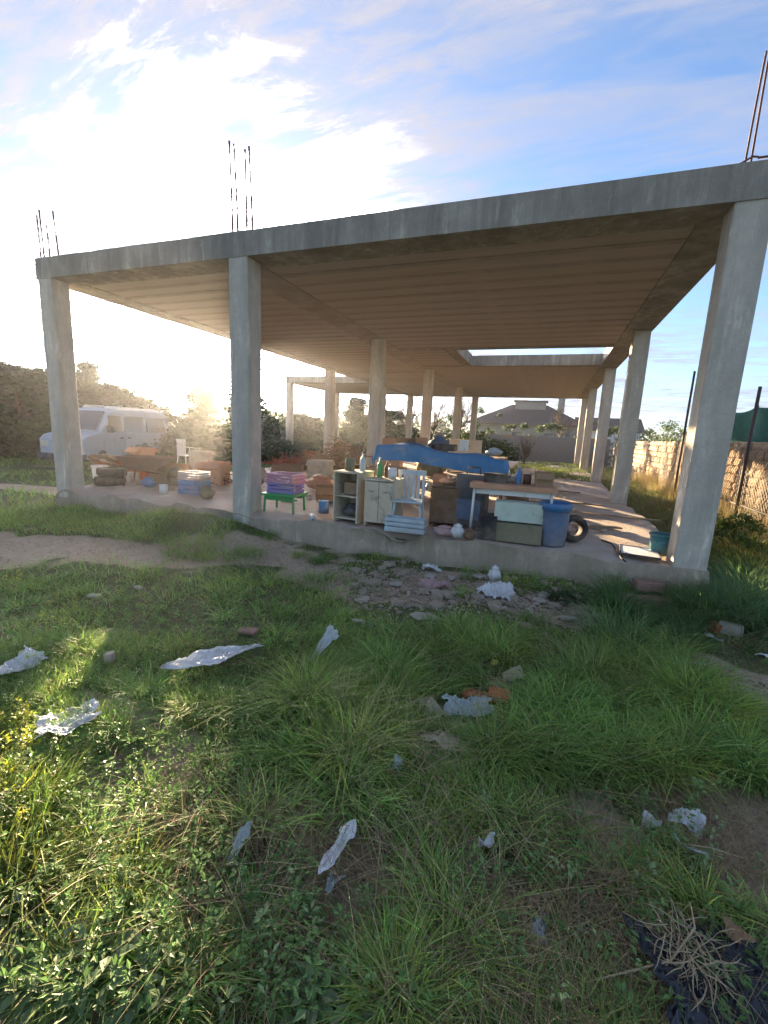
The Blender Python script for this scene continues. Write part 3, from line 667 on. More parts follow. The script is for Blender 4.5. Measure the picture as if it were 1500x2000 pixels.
# ------------------------------------------------------------------ things standing about under the deck
def Fp(px, py, dz=0.0):
    p = U(px, py, z=0); return Vector((p.x, p.y, dz))
def crate(P, label, mt, sx=.4, sy=.3, sz=.22, rz=0.0, name='crate', slats=3, group=None):
    o = thing(name, P, label, 'crate', rz, group)
    MB().box(-sx/2, sx/2, -sy/2, sy/2, 0, .012).build('base', mt, o)
    h = sz/slats
    for s_ in (-1, 1):
        for k in range(slats):
            MB().box(-sx/2, sx/2, s_*sy/2-(.012 if s_ > 0 else 0), s_*sy/2+(0 if s_ > 0 else .012), .014+k*h, .014+k*h+h*.74).build('slat', mt, o)
            MB().box(s_*sx/2-(.012 if s_ > 0 else 0), s_*sx/2+(0 if s_ > 0 else .012), -sy/2+.013, sy/2-.013, .014+k*h, .014+k*h+h*.74).build('slat', mt, o)
    for a in (-1, 1):
        for c_ in (-1, 1): MB().box(a*(sx/2-.022)-.016, a*(sx/2-.022)+.005, c_*(sy/2-.022)-.008, c_*(sy/2-.022)+.008, .012, sz).build('corner_post', mt, o)
    return o
def carton(P, label, mt, sx=.4, sy=.3, sz=.3, rz=0.0, cat='box', name='cardboard_box', open_=True):
    o = thing(name, P, label, cat, rz)
    b = MB(); t = .006
    b.box(-sx/2, sx/2, -sy/2, sy/2, 0, t); b.box(-sx/2, sx/2, -sy/2, -sy/2+t, t, sz); b.box(-sx/2, sx/2, sy/2-t, sy/2, t, sz); b.box(-sx/2, -sx/2+t, -sy/2+t, sy/2-t, t, sz); b.box(sx/2-t, sx/2, -sy/2+t, sy/2-t, t, sz)
    b.build('body', mt, o)
    for s_ in (-1, 1):
        mt_ = Matrix.Translation((0, s_*sy/2, sz)) @ Matrix.Rotation(s_*R(35 if open_ else 88), 4, 'X')
        MB().box(-sx/2, sx/2, 0, sy*.46*1 if s_ > 0 else sy*.46, 0, t).build('flap', mt, o).matrix_local = Matrix.Translation((0, s_*sy/2, sz+.001)) @ Matrix.Rotation(R(90-90*s_) , 4, 'Z') @ Matrix.Rotation(R(-40 if open_ else 178), 4, 'X')
    return o
def tyre(P, label, r=.16, lean=70, rz=0.0):
    o = tag(MB().lathe([(r*.55, -.05), (r*.62, -.07), (r*.93, -.065), (r, -.035), (r, .035), (r*.93, .065), (r*.62, .07), (r*.55, .05), (r*.55, -.05)], 28).build('tyre', M['rubber'], None, loc=P, rot=(R(lean), 0, rz)), label, 'tyre'); return o
def barrel(P, label, mt, rim, r=.17, h=.44, name='tub', cat='tub'):
    o = thing(name, P, label, cat)
    MB().lathe([(.02, 0), (r*.84, 0), (r*.86, .02), (r*.98, h*.86), (r*.93, h*.86), (r*.8, .02), (0.02, .02)], 28).build('body', mt, o)
    MB().lathe([(r*.94, h*.84), (r*1.05, h*.85), (r*1.07, h), (r*1.0, h+.01), (r*.94, h*.98), (r*.94, h*.84)], 28).build('rim', rim, o)
    hd = MB().tube([(-r*1.06, 0, h*.93), (-r*1.15, .02, h*.7), (-r*1.1, .03, h*.5)], .006, 5).build('handle', M['wire'], o); return o
def chair(P, label, mt, rz=0.0, s=1.0):
    o = thing('plastic_chair', P, label, 'chair', rz); o.scale = (s, s, s)
    bev(MB().box(-.22, .22, -.22, .20, .40, .425).build('seat', mt, o), .01)
    for (x, y) in ((-.2, -.2), (.17, -.2), (-.2, .17), (.17, .17)):
        sx_ = .03 if x < 0 else -.0; MB().tube([(x*1.22+.015, y*1.22+.015, 0), (x+.015, y+.015, .40)], [.014, .02], 6).build('leg', mt, o)
    bk = MB().box(-.22, .22, .19, .21, .78, .86); 
    bk.build('back_rail', mt, o)
    for k in range(6): MB().box(-.21+k*.074, -.17+k*.074, .192, .206, .427, .778).build('back_slat', mt, o)
    for s_ in (-1, 1): MB().tube([(s_*.235, .2, .66), (s_*.25, 0, .64), (s_*.245, -.2, .62), (s_*.235, -.21, .43)], .014, 6).build('armrest', mt, o)
    return o
def cabinet(P, label, mt, sx, sy, sz, rz=0.0, doors=2, cat='cabinet', shelf=True, name='cabinet'):
    o = thing(name, P, label, cat, rz); t = .018
    for x in (-sx/2, sx/2-t): MB().box(x, x+t, -sy/2, sy/2, 0, sz-.021).build('side_panel', mt, o)
    MB().box(-sx/2-.01, sx/2+.01, -sy/2-.01, sy/2, sz-.02, sz).build('top', mt, o)
    MB().box(-sx/2+t, sx/2-t, sy/2-.008, sy/2, .0, sz-.022).build('back_panel', mt, o)
    MB().box(-sx/2+t, sx/2-t, -sy/2+.01, sy/2-.01, .04, .055).build('bottom', mt, o)
    if shelf: MB().box(-sx/2+t, sx/2-t, -sy/2+.02, sy/2-.01, sz*.5, sz*.5+.015).build('shelf', mt, o)
    if doors:
        dw = (sx-.004)/doors
        for k in range(doors):
            dd = MB().box(-sx/2+k*dw+.003, -sx/2+(k+1)*dw-.003, -sy/2-.018, -sy/2-.001, .045, sz-.03).build('door', mt, o)
            MB().tube([(-sx/2+(k+.5)*dw-.03, -sy/2-.03, sz*.75), (-sx/2+(k+.5)*dw+.03, -sy/2-.03, sz*.75)], .005, 6).build('handle', M['wire'], dd)
    return o
def table(P, label, mt, legm, sx, sy, sz, rz=0.0, th=.03):
    o = thing('table', P, label, 'table', rz)
    bev(MB().box(-sx/2, sx/2, -sy/2, sy/2, sz-th, sz).build('table_top', mt, o), .005)
    for a in (-1, 1):
        for c_ in (-1, 1): MB().tube([(a*(sx/2-.04), c_*(sy/2-.04), 0), (a*(sx/2-.05), c_*(sy/2-.05), sz-th)], .016, 6).build('leg', legm, o)
        MB().box(-sx/2+.07, sx/2-.07, a*(sy/2-.05)-.008, a*(sy/2-.05)+.008, sz-th-.06, sz-th-.002).build('apron', legm, o)
    return o
def bag(P, label, mt, sx, sy, sz, seed, name='bag', cat='bag', rz=0.0):
    r_ = random.Random(seed); b = MB(); n = 22; V = []; Fc = []; rows = 12
    for i in range(rows+1):
        t = i/rows; pr = math.sin(min(1, t*1.15+.06)*math.pi)**.5 if t < .8 else max(.10, .75-(t-.8)*3.2)
        for k in range(n):
            a = 2*math.pi*k/n; f_ = 1+.16*math.sin(a*5+t*7+seed)+.10*math.sin(a*9-t*11)+.12*(vnoise(a*3+seed, t*6)-.5)
            V.append((math.cos(a)*sx/2*pr*f_, math.sin(a)*sy/2*pr*f_, t*sz))
    for i in range(rows):
        for k in range(n): Fc.append((i*n+k, i*n+(k+1) % n, (i+1)*n+(k+1) % n, (i+1)*n+k))
    Fc += [tuple(range(n))[::-1], tuple(range(rows*n, rows*n+n))]
    b.add(V, Fc, True); return tag(b.build(name, mt, None, loc=P, rz=rz), label, cat)

def heap(P, label, mt, rx, ry, h, n, seed, name, ln=.5, r0=.012):
    r_ = random.Random(seed); b = MB()
    for k in range(n):
        a = r_.uniform(0, 6.28); q = r_.random()**.7; x, y = math.cos(a)*q*rx, math.sin(a)*q*ry; z = r_.random()*h*(1-q)+.03
        d_ = Vector((r_.uniform(-1, 1), r_.uniform(-1, 1), r_.uniform(-.35, .5))).normalized()*ln*r_.uniform(.4, 1)
        c = Vector((x, y, z)); e = c+d_*.5; s0 = c-d_*.5; s0.z = max(s0.z, .01); e.z = max(e.z, .01)
        b.tube([s0, c+Vector((r_.uniform(-.04, .04), r_.uniform(-.04, .04), .02)), e], [r0, r0*.8, r0*.5], 4, False)
    return tag(b.build(name, mt, None, loc=P), label, name.replace('_', ' '), kind='stuff')
# front row, left to right
table(Fp(535, 1003)+Vector((0, .25, 0)), 'low green plastic table right beside the second front column', M['green'], M['green'], .50, .42, .25, .1)
crate(Fp(535, 1003)+Vector((.0, .27, .251)), 'lilac crate on the low green table', M['purple'], .40, .30, .13, .1)
crate(Fp(535, 1003)+Vector((.0, .27, .384)), 'pink crate stacked on top of the lilac crate', M['pink'], .42, .32, .12, -.05)
cabinet(Fp(672, 1022)+Vector((0, .25, 0)), 'open fronted cream cabinet with dark shelves left of the white chair', M['cream'], .34, .4, .62, -.1, 0)
cabinet(Fp(730, 1030)+Vector((.02, .28, 0)), 'cream cupboard with doors between the open cabinet and the white chair', M['cream'], .36, .4, .56, .0, 2)
chair(Fp(785, 1036)+Vector((0, .22, 0)), 'pale blue white plastic garden chair facing the camera', M['paleblue'], .15, .78)
crate(Fp(785, 1042)+Vector((0, .13, 0)), 'pale slatted crate on the floor in front of the garden chair', M['paleblue'], .46, .16, .16, .05)
cabinet(Fp(856, 1033)+Vector((0, .35, 0)), 'brown wooden bedside cabinet right of the garden chair', M['brown'], .36, .34, .50, .1, 1)
sc_ = thing('suitcase', Fp(908, 1040)+Vector((0, .3, 0)), 'upright dark blue grey suitcase leaning beside the brown cabinet', 'suitcase', -.15)
bev(MB().box(-.19, .19, -.11, .11, .03, .66).build('body', M['dark'], sc_), .035, 3)
MB().tube([(-.08, 0, .66), (-.08, 0, .74), (.08, 0, .74), (.08, 0, .66)], .010, 6).build('handle', M['rubber'], sc_)
for x in (-.15, .15): MB().lathe([(.01, -.02), (.03, -.02), (.03, .02), (.01, .02)], 12, (x, 0, .03), 'x').build('wheel', M['rubber'], sc_)
MB().box(-.15, .15, -.125, -.109, .12, .36).build('front_pocket', M['slate'], sc_)
bag(Fp(868, 1046), 'crumpled pink cloth bundle on the floor in front of the brown cabinet', M['cloth'], .26, .2, .12, 3, 'cloth_bundle', 'cloth')
bag(Fp(893, 1050), 'small white carrier bag between the pink bundle and the suitcase', M['whiteplastic'], .15, .13, .16, 5)
bag(Fp(905, 1052)+Vector((.06, 0, 0)), 'little dark red cloth bag in front of the suitcase', M['brown'], .12, .12, .13, 9)
tb = table(Fp(992, 1056)+Vector((-.02, .28, 0)), 'salmon topped workbench holding boxes near the right end of the row', M['salmon'], M['white'], .92, .44, .60, .05, .06)
carton(Fp(945, 1058)+Vector((.0, .24, 0)), 'small black box under the left end of the salmon bench', M['rubber'], .2, .24, .26, .05, open_=False, name='plastic_box')
carton(Fp(1005, 1060)+Vector((.0, .16, 0)), 'olive box on the floor under the salmon bench', M['olive'], .52, .3, .2, .03, open_=False, name='wooden_box')
carton(Fp(1005, 1060)+Vector((.0, .18, .22)), 'mint green box on top of the olive box', M['mint'], .50, .28, .20, .06, open_=False, name='metal_box')
carton(Fp(992, 1056)+Vector((-.22, .28, .60)), 'black tool box on the left of the salmon bench top', M['rubber'], .26, .16, .10, .1, open_=False, name='tool_box')
carton(Fp(992, 1056)+Vector((.30, .30, .60)), 'brown carton standing on the right end of the salmon bench', M['card'], .18, .2, .14, .1)
barrel(Fp(1077, 1070)+Vector((0, .17, 0)), 'slate blue tub with a brighter blue rim at the end of the row', M['slate'], M['blue'], .155, .45)
tyre(Fp(1117, 1062)+Vector((0, .12, .15)), 'small black tyre leaning on the slate blue tub', .15, 80, .3)
bag(Fp(1108, 1050)+Vector((0, .25, 0)), 'rusty pink rag heap behind the small tyre', M['cloth'], .16, .16, .14, 12, 'rag', 'rag')

# tarp draped over a long table
TP = Vector((-2.9, 2.75, 0))
table(TP, 'long bench hidden under the sagging blue tarp', M['wood'], M['wood'], 2.15, .75, .78, .05)
n1, n2 = 60, 30; A, B = np.meshgrid(np.linspace(-1.22, 1.22, n1), np.linspace(-.66, .52, n2))
ov = np.maximum(np.abs(A)-1.07, 0); ovf = np.maximum(-B-.38, 0)+np.maximum(B-.38, 0)
Zt = .805+.035*fbm(A*3+5, B*4+5, 3)+.10*np.exp(-((A+.5)**2+(B)**2)*9)+.06*np.exp(-((A-.6)**2+B**2)*12)-ov*1.1-ovf*.95
rr = random.Random(5)
for q_ in range(12):
    th = rr.uniform(0, 3.14); Zt = Zt + .028*rr.uniform(.3, 1)*(1-2*(q_ % 2))*np.abs(A*math.cos(th)+B*math.sin(th)-rr.uniform(-.9, .9))
Xt = np.sign(A)*np.minimum(np.abs(A), 1.075+.3*ov)+.02*np.sin(B*30)*ov*5; Yt = np.where(B < -.38, -.39-(-B-.38)*.25+.03*np.sin(A*16)*ovf*6, B)
ii = np.arange(A.size).reshape(A.shape); q = np.stack([ii[:-1, :-1], ii[:-1, 1:], ii[1:, 1:], ii[1:, :-1]], -1).reshape(-1, 4)
tp = tag(link('tarp', npmesh('tarp', np.stack([Xt, Yt, Zt], -1).reshape(-1, 3), q, None, False), M['bluetarp'], loc=TP, rz=.05), 'bright blue tarp sheet draped over the long bench', 'tarp'); sm = tp.modifiers.new('thick', 'SOLIDIFY'); sm.thickness = .004
def onbench(dx, dy=0, dz=.66): return TP+Vector((dx, dy, dz+.16))
carton(onbench(.0, .12, .68), 'black case on top of the blue tarp', M['rubber'], .40, .26, .11, 0, open_=False, name='plastic_case', cat='case')
carton(onbench(-.42, .15, .73), 'faded pink carton on the tarp left of the black case', M['salmon'], .18, .18, .15, .2)
carton(onbench(-.72, .18, .70), 'brown carton at the left end of the tarp', M['card'], .24, .2, .16, -.2)
carton(onbench(.32, .2, .69), 'small white box on the tarp right of the black case', M['white'], .14, .14, .18, .1, open_=False)
bag(onbench(-.15, .3, .68), 'grey sack standing behind the black case on the tarp', M['slate'], .36, .2, .26, 21)
bag(onbench(.85, .1, .65), 'pale blue bag at the right end of the tarp', M['paleblue'], .26, .2, .13, 22)
carton(TP+Vector((-.55, -.1, 0)), 'white appliance box under the tarp bench beside the trestle', M['white'], .3, .4, .42, .1, open_=False)
carton(TP+Vector((.5, -.15, 0)), 'dark crate of clutter in the shade under the tarp bench', M['olive'], .5, .4, .40, -.1)
carton(TP+Vector((.05, -.25, 0)), 'peach carton under the middle of the tarp bench', M['salmon'], .22, .3, .46, .15)
carton(Fp(735, 985)+Vector((0, .3, 0)), 'large brown cardboard carton left of the blue tarp', M['card'], .62, .45, .55, .1)
carton(Fp(1010, 985)+Vector((0, 0, 0)), 'dark brown carton behind the salmon bench', M['brown'], .3, .3, .22, -.2)
crate(Fp(1010, 985)+Vector((-.02, 0, .23)), 'yellow crate on the dark brown carton', M['yellow'], .26, .22, .12, .1)
st = thing('stool', Fp(706, 975)+Vector((0, 1.2, 0)), 'small white stool standing upended left of the tarp', 'stool', .3)
MB().lathe([(.0, .43), (.16, .43), (.17, .445), (.16, .46), (0, .46)], 20).build('seat', M['white'], st)
for a in range(4): MB().tube([(.19*math.cos(a*1.57), .19*math.sin(a*1.57), 0), (.12*math.cos(a*1.57), .12*math.sin(a*1.57), .43)], .012, 6).build('leg', M['white'], st)

# left group between the two front columns
def leftpos(px, py, dy=0): 
    p = U(px, py, z=0); return Vector((p.x, p.y+dy, 0))
crate(leftpos(352, 968, .3), 'blue crate on the floor left of the second front column', M['blue'], .38, .3, .22, .1)
crate(leftpos(352, 968, .3)+Vector((0, 0, .225)), 'dark slate crate stacked on the blue crate', M['slate'], .38, .3, .12, .0)
carton(leftpos(345, 955, .9), 'peach cardboard carton behind the blue crate', M['salmon'], .45, .35, .42, .2)
bag(leftpos(425, 958, .9), 'big grey brown sack against the second front column', M['rubble'], .55, .45, .52, 31, 'sack', 'sack')
bag(leftpos(395, 975, .1), 'small olive bag in front of the grey sack', M['olive'], .22, .2, .2, 32)
carton(leftpos(305, 948, .3), 'orange brown open carton between the two left columns', M['card'], .5, .4, .36, .1)
carton(leftpos(225, 940, .6), 'peach box standing high on the orange crate', M['salmon'], .34, .3, .34, -.1).location.z = .26
crate(leftpos(225, 940, .6), 'rusty orange crate under the peach box', M['brick'], .45, .36, .25, -.1)
carton(leftpos(275, 935, 1.6), 'white carton behind the orange crates', M['cream'], .4, .3, .5, .3)
barrel(leftpos(165, 940, .3), 'white bucket with a wire handle beside the leftmost column', M['white'], M['white'], .13, .26, 'bucket', 'bucket')
tyre(leftpos(205, 948, .1)+Vector((0, 0, .08)), 'dark tyre lying flat in front of the rusty crate', .24, 4)
tyre(leftpos(205, 948, .1)+Vector((.03, .02, .225)), 'dark tyre stacked on the flat tyre', .23, -3)
# pallet leaning, wood slats
pl = thing('pallet', leftpos(140, 935, .9), 'reddish wooden pallet leaning beside the leftmost column', 'pallet', .1, None, (R(-62), 0, .1))
for k in range(6): MB().box(-.5, .5, -.4+k*.15, -.30+k*.15, .09, .11).build('board', M['brick'] if k % 2 else M['wood'], pl)
for k in range(3): MB().box(-.5+k*.45, -.42+k*.45, -.4, .45, .0, .088).build('bearer', M['wood'], pl)
# bicycle-like frame of scrap: an old handcart
hc = thing('wheelbarrow', leftpos(268, 950, .2), 'rusty wheelbarrow parked beside the orange open carton', 'wheelbarrow', .5)
bt = MB(); bt.add([(-.22, -.18, .28), (.22, -.18, .28), (.22, .18, .28), (-.22, .18, .28), (-.38, -.28, .5), (.42, -.28, .5), (.42, .28, .5), (-.38, .28, .5)], [(3, 2, 1, 0), (0, 1, 5, 4), (1, 2, 6, 5), (2, 3, 7, 6), (3, 0, 4, 7)]); t_ = bt.build('tray', M['rust'], hc); s_ = t_.modifiers.new('t', 'SOLIDIFY'); s_.thickness = .008
for y in (-.2, .2): MB().tube([(.5, y*.3, .17), (0, y, .27), (-.75, y*1.2, .45)], .014, 6).build('handle', M['rust'], hc); MB().tube([(-.25, y, .3), (-.3, y, 0)], .014, 6).build('leg', M['rust'], hc)
MB().lathe([(.03, -.03), (.15, -.03), (.17, 0), (.15, .03), (.03, .03)], 20, (.5, 0, .17), 'y').build('wheel', M['rubber'], hc)

# deeper heaps
heap(Vector((-6.6, 6.2, 0)), 'tan heap of broken branches and straw left of the middle column', M['wood'], 1.3, .9, .9, 420, 4, 'branch_heap', .8, .014)
heap(Vector((-8.3, 7.8, -.1)), 'reddish brushwood heap in front of the rear wing', M['brick'], 1.6, .8, .5, 260, 5, 'brushwood', .8, .014)
carton(Vector((-6.15, 4.4, 0)), 'beige carton in front of the branch heap', M['cream'], .5, .4, .4, .2)
carton(Vector((-6.9, 4.2, 0)), 'flattened brown carton left of the branch heap', M['card'], .7, .5, .25, .5)
carton(Vector((-5.2, 6.6, 0)), 'tall orange brown box beside the middle column', M['salmon'], .6, .5, .95, .1)
bag(Vector((-4.1, 6.8, 0)), 'dusty olive sack right of the middle column', M['olive'], .8, .6, .8, 41, 'sack', 'sack')
cabinet(Vector((-3.6, 8.9, 0)), 'pale old wardrobe base deep under the deck', M['cream'], .9, .5, 1.0, -.1, 2)
carton(Vector((-2.6, 5.6, 0)), 'grey crate of scrap behind the tarp bench', M['slate'], .6, .5, .5, .2)
tyre(Vector((-3.9, 12.4, .09)), 'worn tyre lying deep under the deck near the third column row', .3, 3)

# right bay
pn = thing('white_panel', (-.235, .265, .02), 'white panel with dark edge lying on the floor beside the right column', 'panel', -.12)
bev(MB().box(-.165, .165, -.195, .195, .0, .014).build('sheet', M['whitecard'], pn), .003)
for (a, b_, c_, e) in ((-.177, .177, -.207, -.196), (-.177, .177, .196, .207), (-.177, -.166, -.196, .196), (.166, .177, -.196, .196)): MB().box(a, b_, c_, e, -.004, .018).build('edge_strip', M['rubber'], pn)
tl = thing('teal_bin', U(1291, 1092, z=0)+Vector((.03, .22, 0)), 'small teal plastic bin against the right front column', 'bin', .2)
MB().lathe([(.02, 0), (.085, 0), (.11, .20), (.10, .20), (.078, .01), (.02, .01)], 20).build('body', M['teal'], tl); MB().lathe([(.098, .198), (.118, .198), (.118, .215), (.098, .215), (.098, .198)], 20).build('rim', M['teal'], tl)
tag(MB().tube([U(1175, 1055, z=.012), U(1195, 1062, z=.012), U(1205, 1075, z=.012), U(1213, 1090, z=.012), U(1222, 1097, z=.012)], .007, 6).build('hose', M['rubber']), 'thin black hose curling towards the white panel on the floor', 'hose')
for i, (px, py, ln, rz) in enumerate(((1120, 985, .9, .1), (1190, 1010, 1.3, -.05), (1080, 960, 1.1, .05), (1150, 1030, .8, .2))):
    p = U(px, py, z=.0); tag(MB().box(-ln/2, ln/2, -.04, .04, 0, .022, .003).build('plank', M['wood'], None, loc=(p.x, p.y, .012), rz=rz), ['tan plank on the floor behind the small tyre', 'longest tan plank on the right bay floor', 'plank farthest back in the right bay', 'short plank just left of the hose'][i], 'plank', 'loose planks on the floor of the right bay')
def bottle(P, label, mt, cap, r=.035, h=.24, rot=(0, 0, 0)):
    o = thing('bottle', P, label, 'bottle', 0, None, rot)
    MB().lathe([(.002, 0), (r*.95, 0), (r, .01), (r, h*.62), (r*.75, h*.72), (r*.33, h*.82), (r*.33, h*.94), (.002, h*.94)], 14).build('body', mt, o)
    MB().lathe([(.002, h*.941), (r*.4, h*.941), (r*.4, h), (.002, h)], 12).build('cap', cap, o); return o
def can(P, label, mt, r=.05, h=.13):
    o = thing('paint_can', P, label, 'can', 0)
    MB().lathe([(.002, 0), (r, 0), (r, h), (r*.93, h), (r*.93, h-.008), (.002, h-.008)], 18).build('body', mt, o)
    MB().tube([(-r, 0, h*.8), (-r*.8, -.01, h*1.3), (0, -.015, h*1.55), (r*.8, -.01, h*1.3), (r, 0, h*.8)], .0025, 4, False).build('handle', M['wire'], o); return o
cu = Fp(730, 1030)+Vector((.02, .28, .56)); cl_ = Fp(672, 1022)+Vector((0, .25, .62)); bn = Fp(992, 1056)+Vector((-.02, .28, .60))
bottle(cu+Vector((-.10, .05, 0)), 'green bottle on the left of the cream cupboard top', M['green'], M['white'])
bottle(cu+Vector((-.02, .08, 0)), 'brown bottle beside the green one on the cream cupboard', M['brown'], M['yellow'], .03, .2)
can(cu+Vector((.09, -.02, 0)), 'small white paint can on the cream cupboard', M['white'])
can(cl_+Vector((-.06, .0, 0)), 'olive paint can on top of the open cream cabinet', M['olive'], .06, .15)
bottle(cl_+Vector((.09, .05, 0)), 'pale bottle on top of the open cream cabinet', M['paleblue'], M['blue'], .035, .22)
carton(cl_+Vector((.0, -.02, -.28)), 'small brown carton inside the open cream cabinet', M['card'], .16, .2, .14, .1, open_=False)
bag(cl_+Vector((.01, -.02, -.56)), 'dark rag bundle on the bottom shelf of the open cream cabinet', M['dark'], .22, .22, .16, 61, 'rag', 'rag')
bottle(bn+Vector((.05, .0, 0)), 'blue bottle standing in the middle of the salmon bench', M['blue'], M['white'], .035, .2)
can(bn+Vector((.14, .06, 0)), 'rusty can right of the blue bottle on the salmon bench', M['rust'], .045, .11)
bag(bn+Vector((-.02, .08, 0)), 'crumpled grey rag between the tool box and the blue bottle', M['rubble'], .18, .14, .08, 62, 'rag', 'rag')
bottle(Fp(600, 1015)+Vector((0, .1, .033)), 'clear plastic bottle lying on the floor right of the green table', M['clearplastic'], M['blue'], .033, .24, (R(90), 0, .6))
bottle(Fp(470, 985)+Vector((.35, .5, .035)), 'green bottle lying behind the green table', M['green'], M['white'], .035, .26, (R(90), 0, 1.9))
can(Fp(618, 1006)+Vector((0, .2, 0)), 'blue can on the floor between the green table and the open cabinet', M['blue'], .07, .17)
carton(Fp(612, 985)+Vector((0, .5, 0)), 'torn brown carton on the floor behind the blue can', M['card'], .42, .34, .22, .5)
bag(Fp(580, 965)+Vector((0, .8, 0)), 'peach bundle of cloth behind the lilac and pink crates', M['salmon'], .5, .4, .28, 63, 'cloth_bundle', 'cloth')
bag(Fp(645, 968)+Vector((0, .8, 0)), 'dusty white sack left of the large brown carton', M['whiteplastic'], .42, .34, .44, 64, 'sack', 'sack')
chair(Fp(640, 955)+Vector((0, 1.6, 0)), 'brown chair among the clutter behind the open cabinet', M['brown'], 2.6, .9)
bag(Fp(870, 1000)+Vector((0, .2, .5)), 'orange rag on top of the brown bedside cabinet', M['salmon'], .2, .16, .09, 65, 'rag', 'rag').location = Fp(856, 1033)+Vector((0, .35, .50))
crate(leftpos(245, 938, .0)+Vector((.1, -.05, 0)), 'pale crate in front of the rusty orange crate', M['white'], .32, .24, .16, .2)
bag(leftpos(300, 950, -.1), 'small blue bag at the floor edge between the left columns', M['blue'], .24, .18, .18, 66)
can(leftpos(320, 965, .0), 'white can beside the blue crate on the left', M['white'], .06, .15)
chair(leftpos(285, 925, 1.2), 'white garden chair standing behind the orange brown carton', M['white'], 2.9, .85)
tag(heap(leftpos(385, 950, .5), 'tangle of bent wire and sticks left of the second front column', M['rust'], .35, .3, .35, 60, 14, 'wire_tangle', .5, .006), kind='stuff')
# bottles / scrap scatter on the floor
sc2 = MB()
for k in range(260):
    x = random.uniform(-8.2, -.4); y = random.uniform(.4, 16); s_ = random.uniform(.015, .05)
    mt_ = Matrix.Translation((x, y, .005)) @ Matrix.Rotation(random.uniform(0, 6), 4, 'Z') @ Matrix.Rotation(random.uniform(-.3, .3), 4, 'X')
    sc2.box(-s_*1.4, s_*1.4, -s_, s_, -.01, s_*random.uniform(.3, .8), 0, mt_)
tag(sc2.build('floor_rubble', M['rubble']), 'small crumbs of masonry scattered over the dusty floor', 'rubble', kind='stuff')

# ------------------------------------------------------------------ litter on the ground
KO = []
def sheet(px, py, ln, wd_, ang, label, mt, seed, name='plastic_sheet', cat='plastic sheet', amp=.05, shape='leaf', lift=.05, tilt=(0, 0), n=34, thick=.0015):
    P = G(px, py); KO.append((P.x, P.y-.06, ln*.5+.05, wd_*.5+.10)); u, v_ = np.meshgrid(np.linspace(-1, 1, n), np.linspace(-1, 1, n//2+6))
    if shape == 'leaf': wdt = np.clip(1-np.abs(u)**2.2, 0, 1)**.7*(.75+.25*np.sin(u*3+seed))+.04
    elif shape == 'taper': wdt = .35+.65*(u+1)/2
    else: wdt = 1+.12*np.sin(u*5+seed)
    edge = 1+.9*(fbm(u*4+seed, np.sign(v_)*2+v_*.3, 5)-.5)
    x = u*ln/2*(1+.45*(fbm(v_*2.5+seed, np.sign(u)*2+u*0, 3)-.5)); y = v_*wdt*wd_/2*edge
    rr = random.Random(seed*13+1); z = np.zeros_like(u)
    for q_ in range(18):
        th = rr.uniform(0, 3.14); a_ = rr.uniform(.3, 1)*(.45 if q_ > 4 else 1); c_ = rr.uniform(-.7, .7)*(1 if q_ < 5 else 1.3)
        z = z+a_*np.abs(u*math.cos(th)*1.4+v_*math.sin(th)-c_)*(1 if rr.random() < .5 else -1)
    z = amp*(z/2.2+.5*np.abs(2*fbm(u*7+seed, v_*7, 3)-1)+.5*fbm(u*2.5+seed, v_*2.5, 3)); x = x+.02*ln*np.sin(v_*9+seed); 
    z = z-z.mean()+lift+tilt[0]*u+tilt[1]*v_
    ii = np.arange(u.size).reshape(u.shape); q = np.stack([ii[:-1, :-1], ii[:-1, 1:], ii[1:, 1:], ii[1:, :-1]], -1).reshape(-1, 4)
    o = link(name, npmesh(name, np.stack([x, y, z], -1).reshape(-1, 3), q, None, False), mt, loc=P, rz=ang)
    s_ = o.modifiers.new('thick', 'SOLIDIFY'); s_.thickness = thick
    return tag(o, label, cat)
def span(pxa, pya, pxb, pyb):
    a, b = G(pxa, pya), G(pxb, pyb); return (a-b).length, math.atan2(b.y-a.y, b.x-a.x)
def lay(a, b, wd_, *r, **k):
    ln, an = span(*a, *b); return sheet((a[0]+b[0])/2, (a[1]+b[1])/2, ln, wd_, an, *r, **k)
lay((330, 1325), (505, 1278), .20, 'long white plastic sheet lying bent on the grass left of centre', M['whiteplastic'], 1, lift=.07, amp=.045)
lay((78, 1440), (192, 1402), .20, 'crinkled white paper sheet folded on the grass at the left', M['whiteplastic'], 2, lift=.05, amp=.03, shape='rect')
lay((-12, 1345), (80, 1295), .16, 'white plastic scrap cut by the left edge of the picture', M['whiteplastic'], 3, lift=.07, amp=.05, shape='taper')
sheet(630, 1285, .20, .09, 1.2, 'see-through plastic scrap standing up in the grass', M['clearplastic'], 4, name='plastic_scrap', lift=.10, tilt=(.08, .02), amp=.03, shape='taper')
lay((628, 1738), (690, 1640), .075, 'shiny white plastic sleeve in the near grass at centre', M['whiteplastic'], 5, name='plastic_sleeve', cat='plastic sleeve', lift=.08, amp=.02, shape='leaf')
lay((638, 1770), (660, 1725), .05, 'ragged clear end of film below the white sleeve', M['clearplastic'], 55, name='plastic_scrap', lift=.05, amp=.03, shape='taper')
sheet(912, 1400, .26, .20, .4, 'pale crumpled plastic bag beside the orange brick', M['clearplastic'], 6, name='plastic_bag', cat='plastic bag', lift=.07, amp=.06, shape='taper')
sheet(838, 1392, .17, .10, -.2, 'crumpled cream paper left of the pale plastic bag', M['paper'], 7, name='paper_scrap', cat='paper', lift=.04, amp=.06)
sheet(872, 1458, .24, .12, .3, 'flat beige paper scrap below the plastic bag', M['paper'], 8, name='paper_scrap', cat='paper', lift=.03, amp=.04, shape='rect')
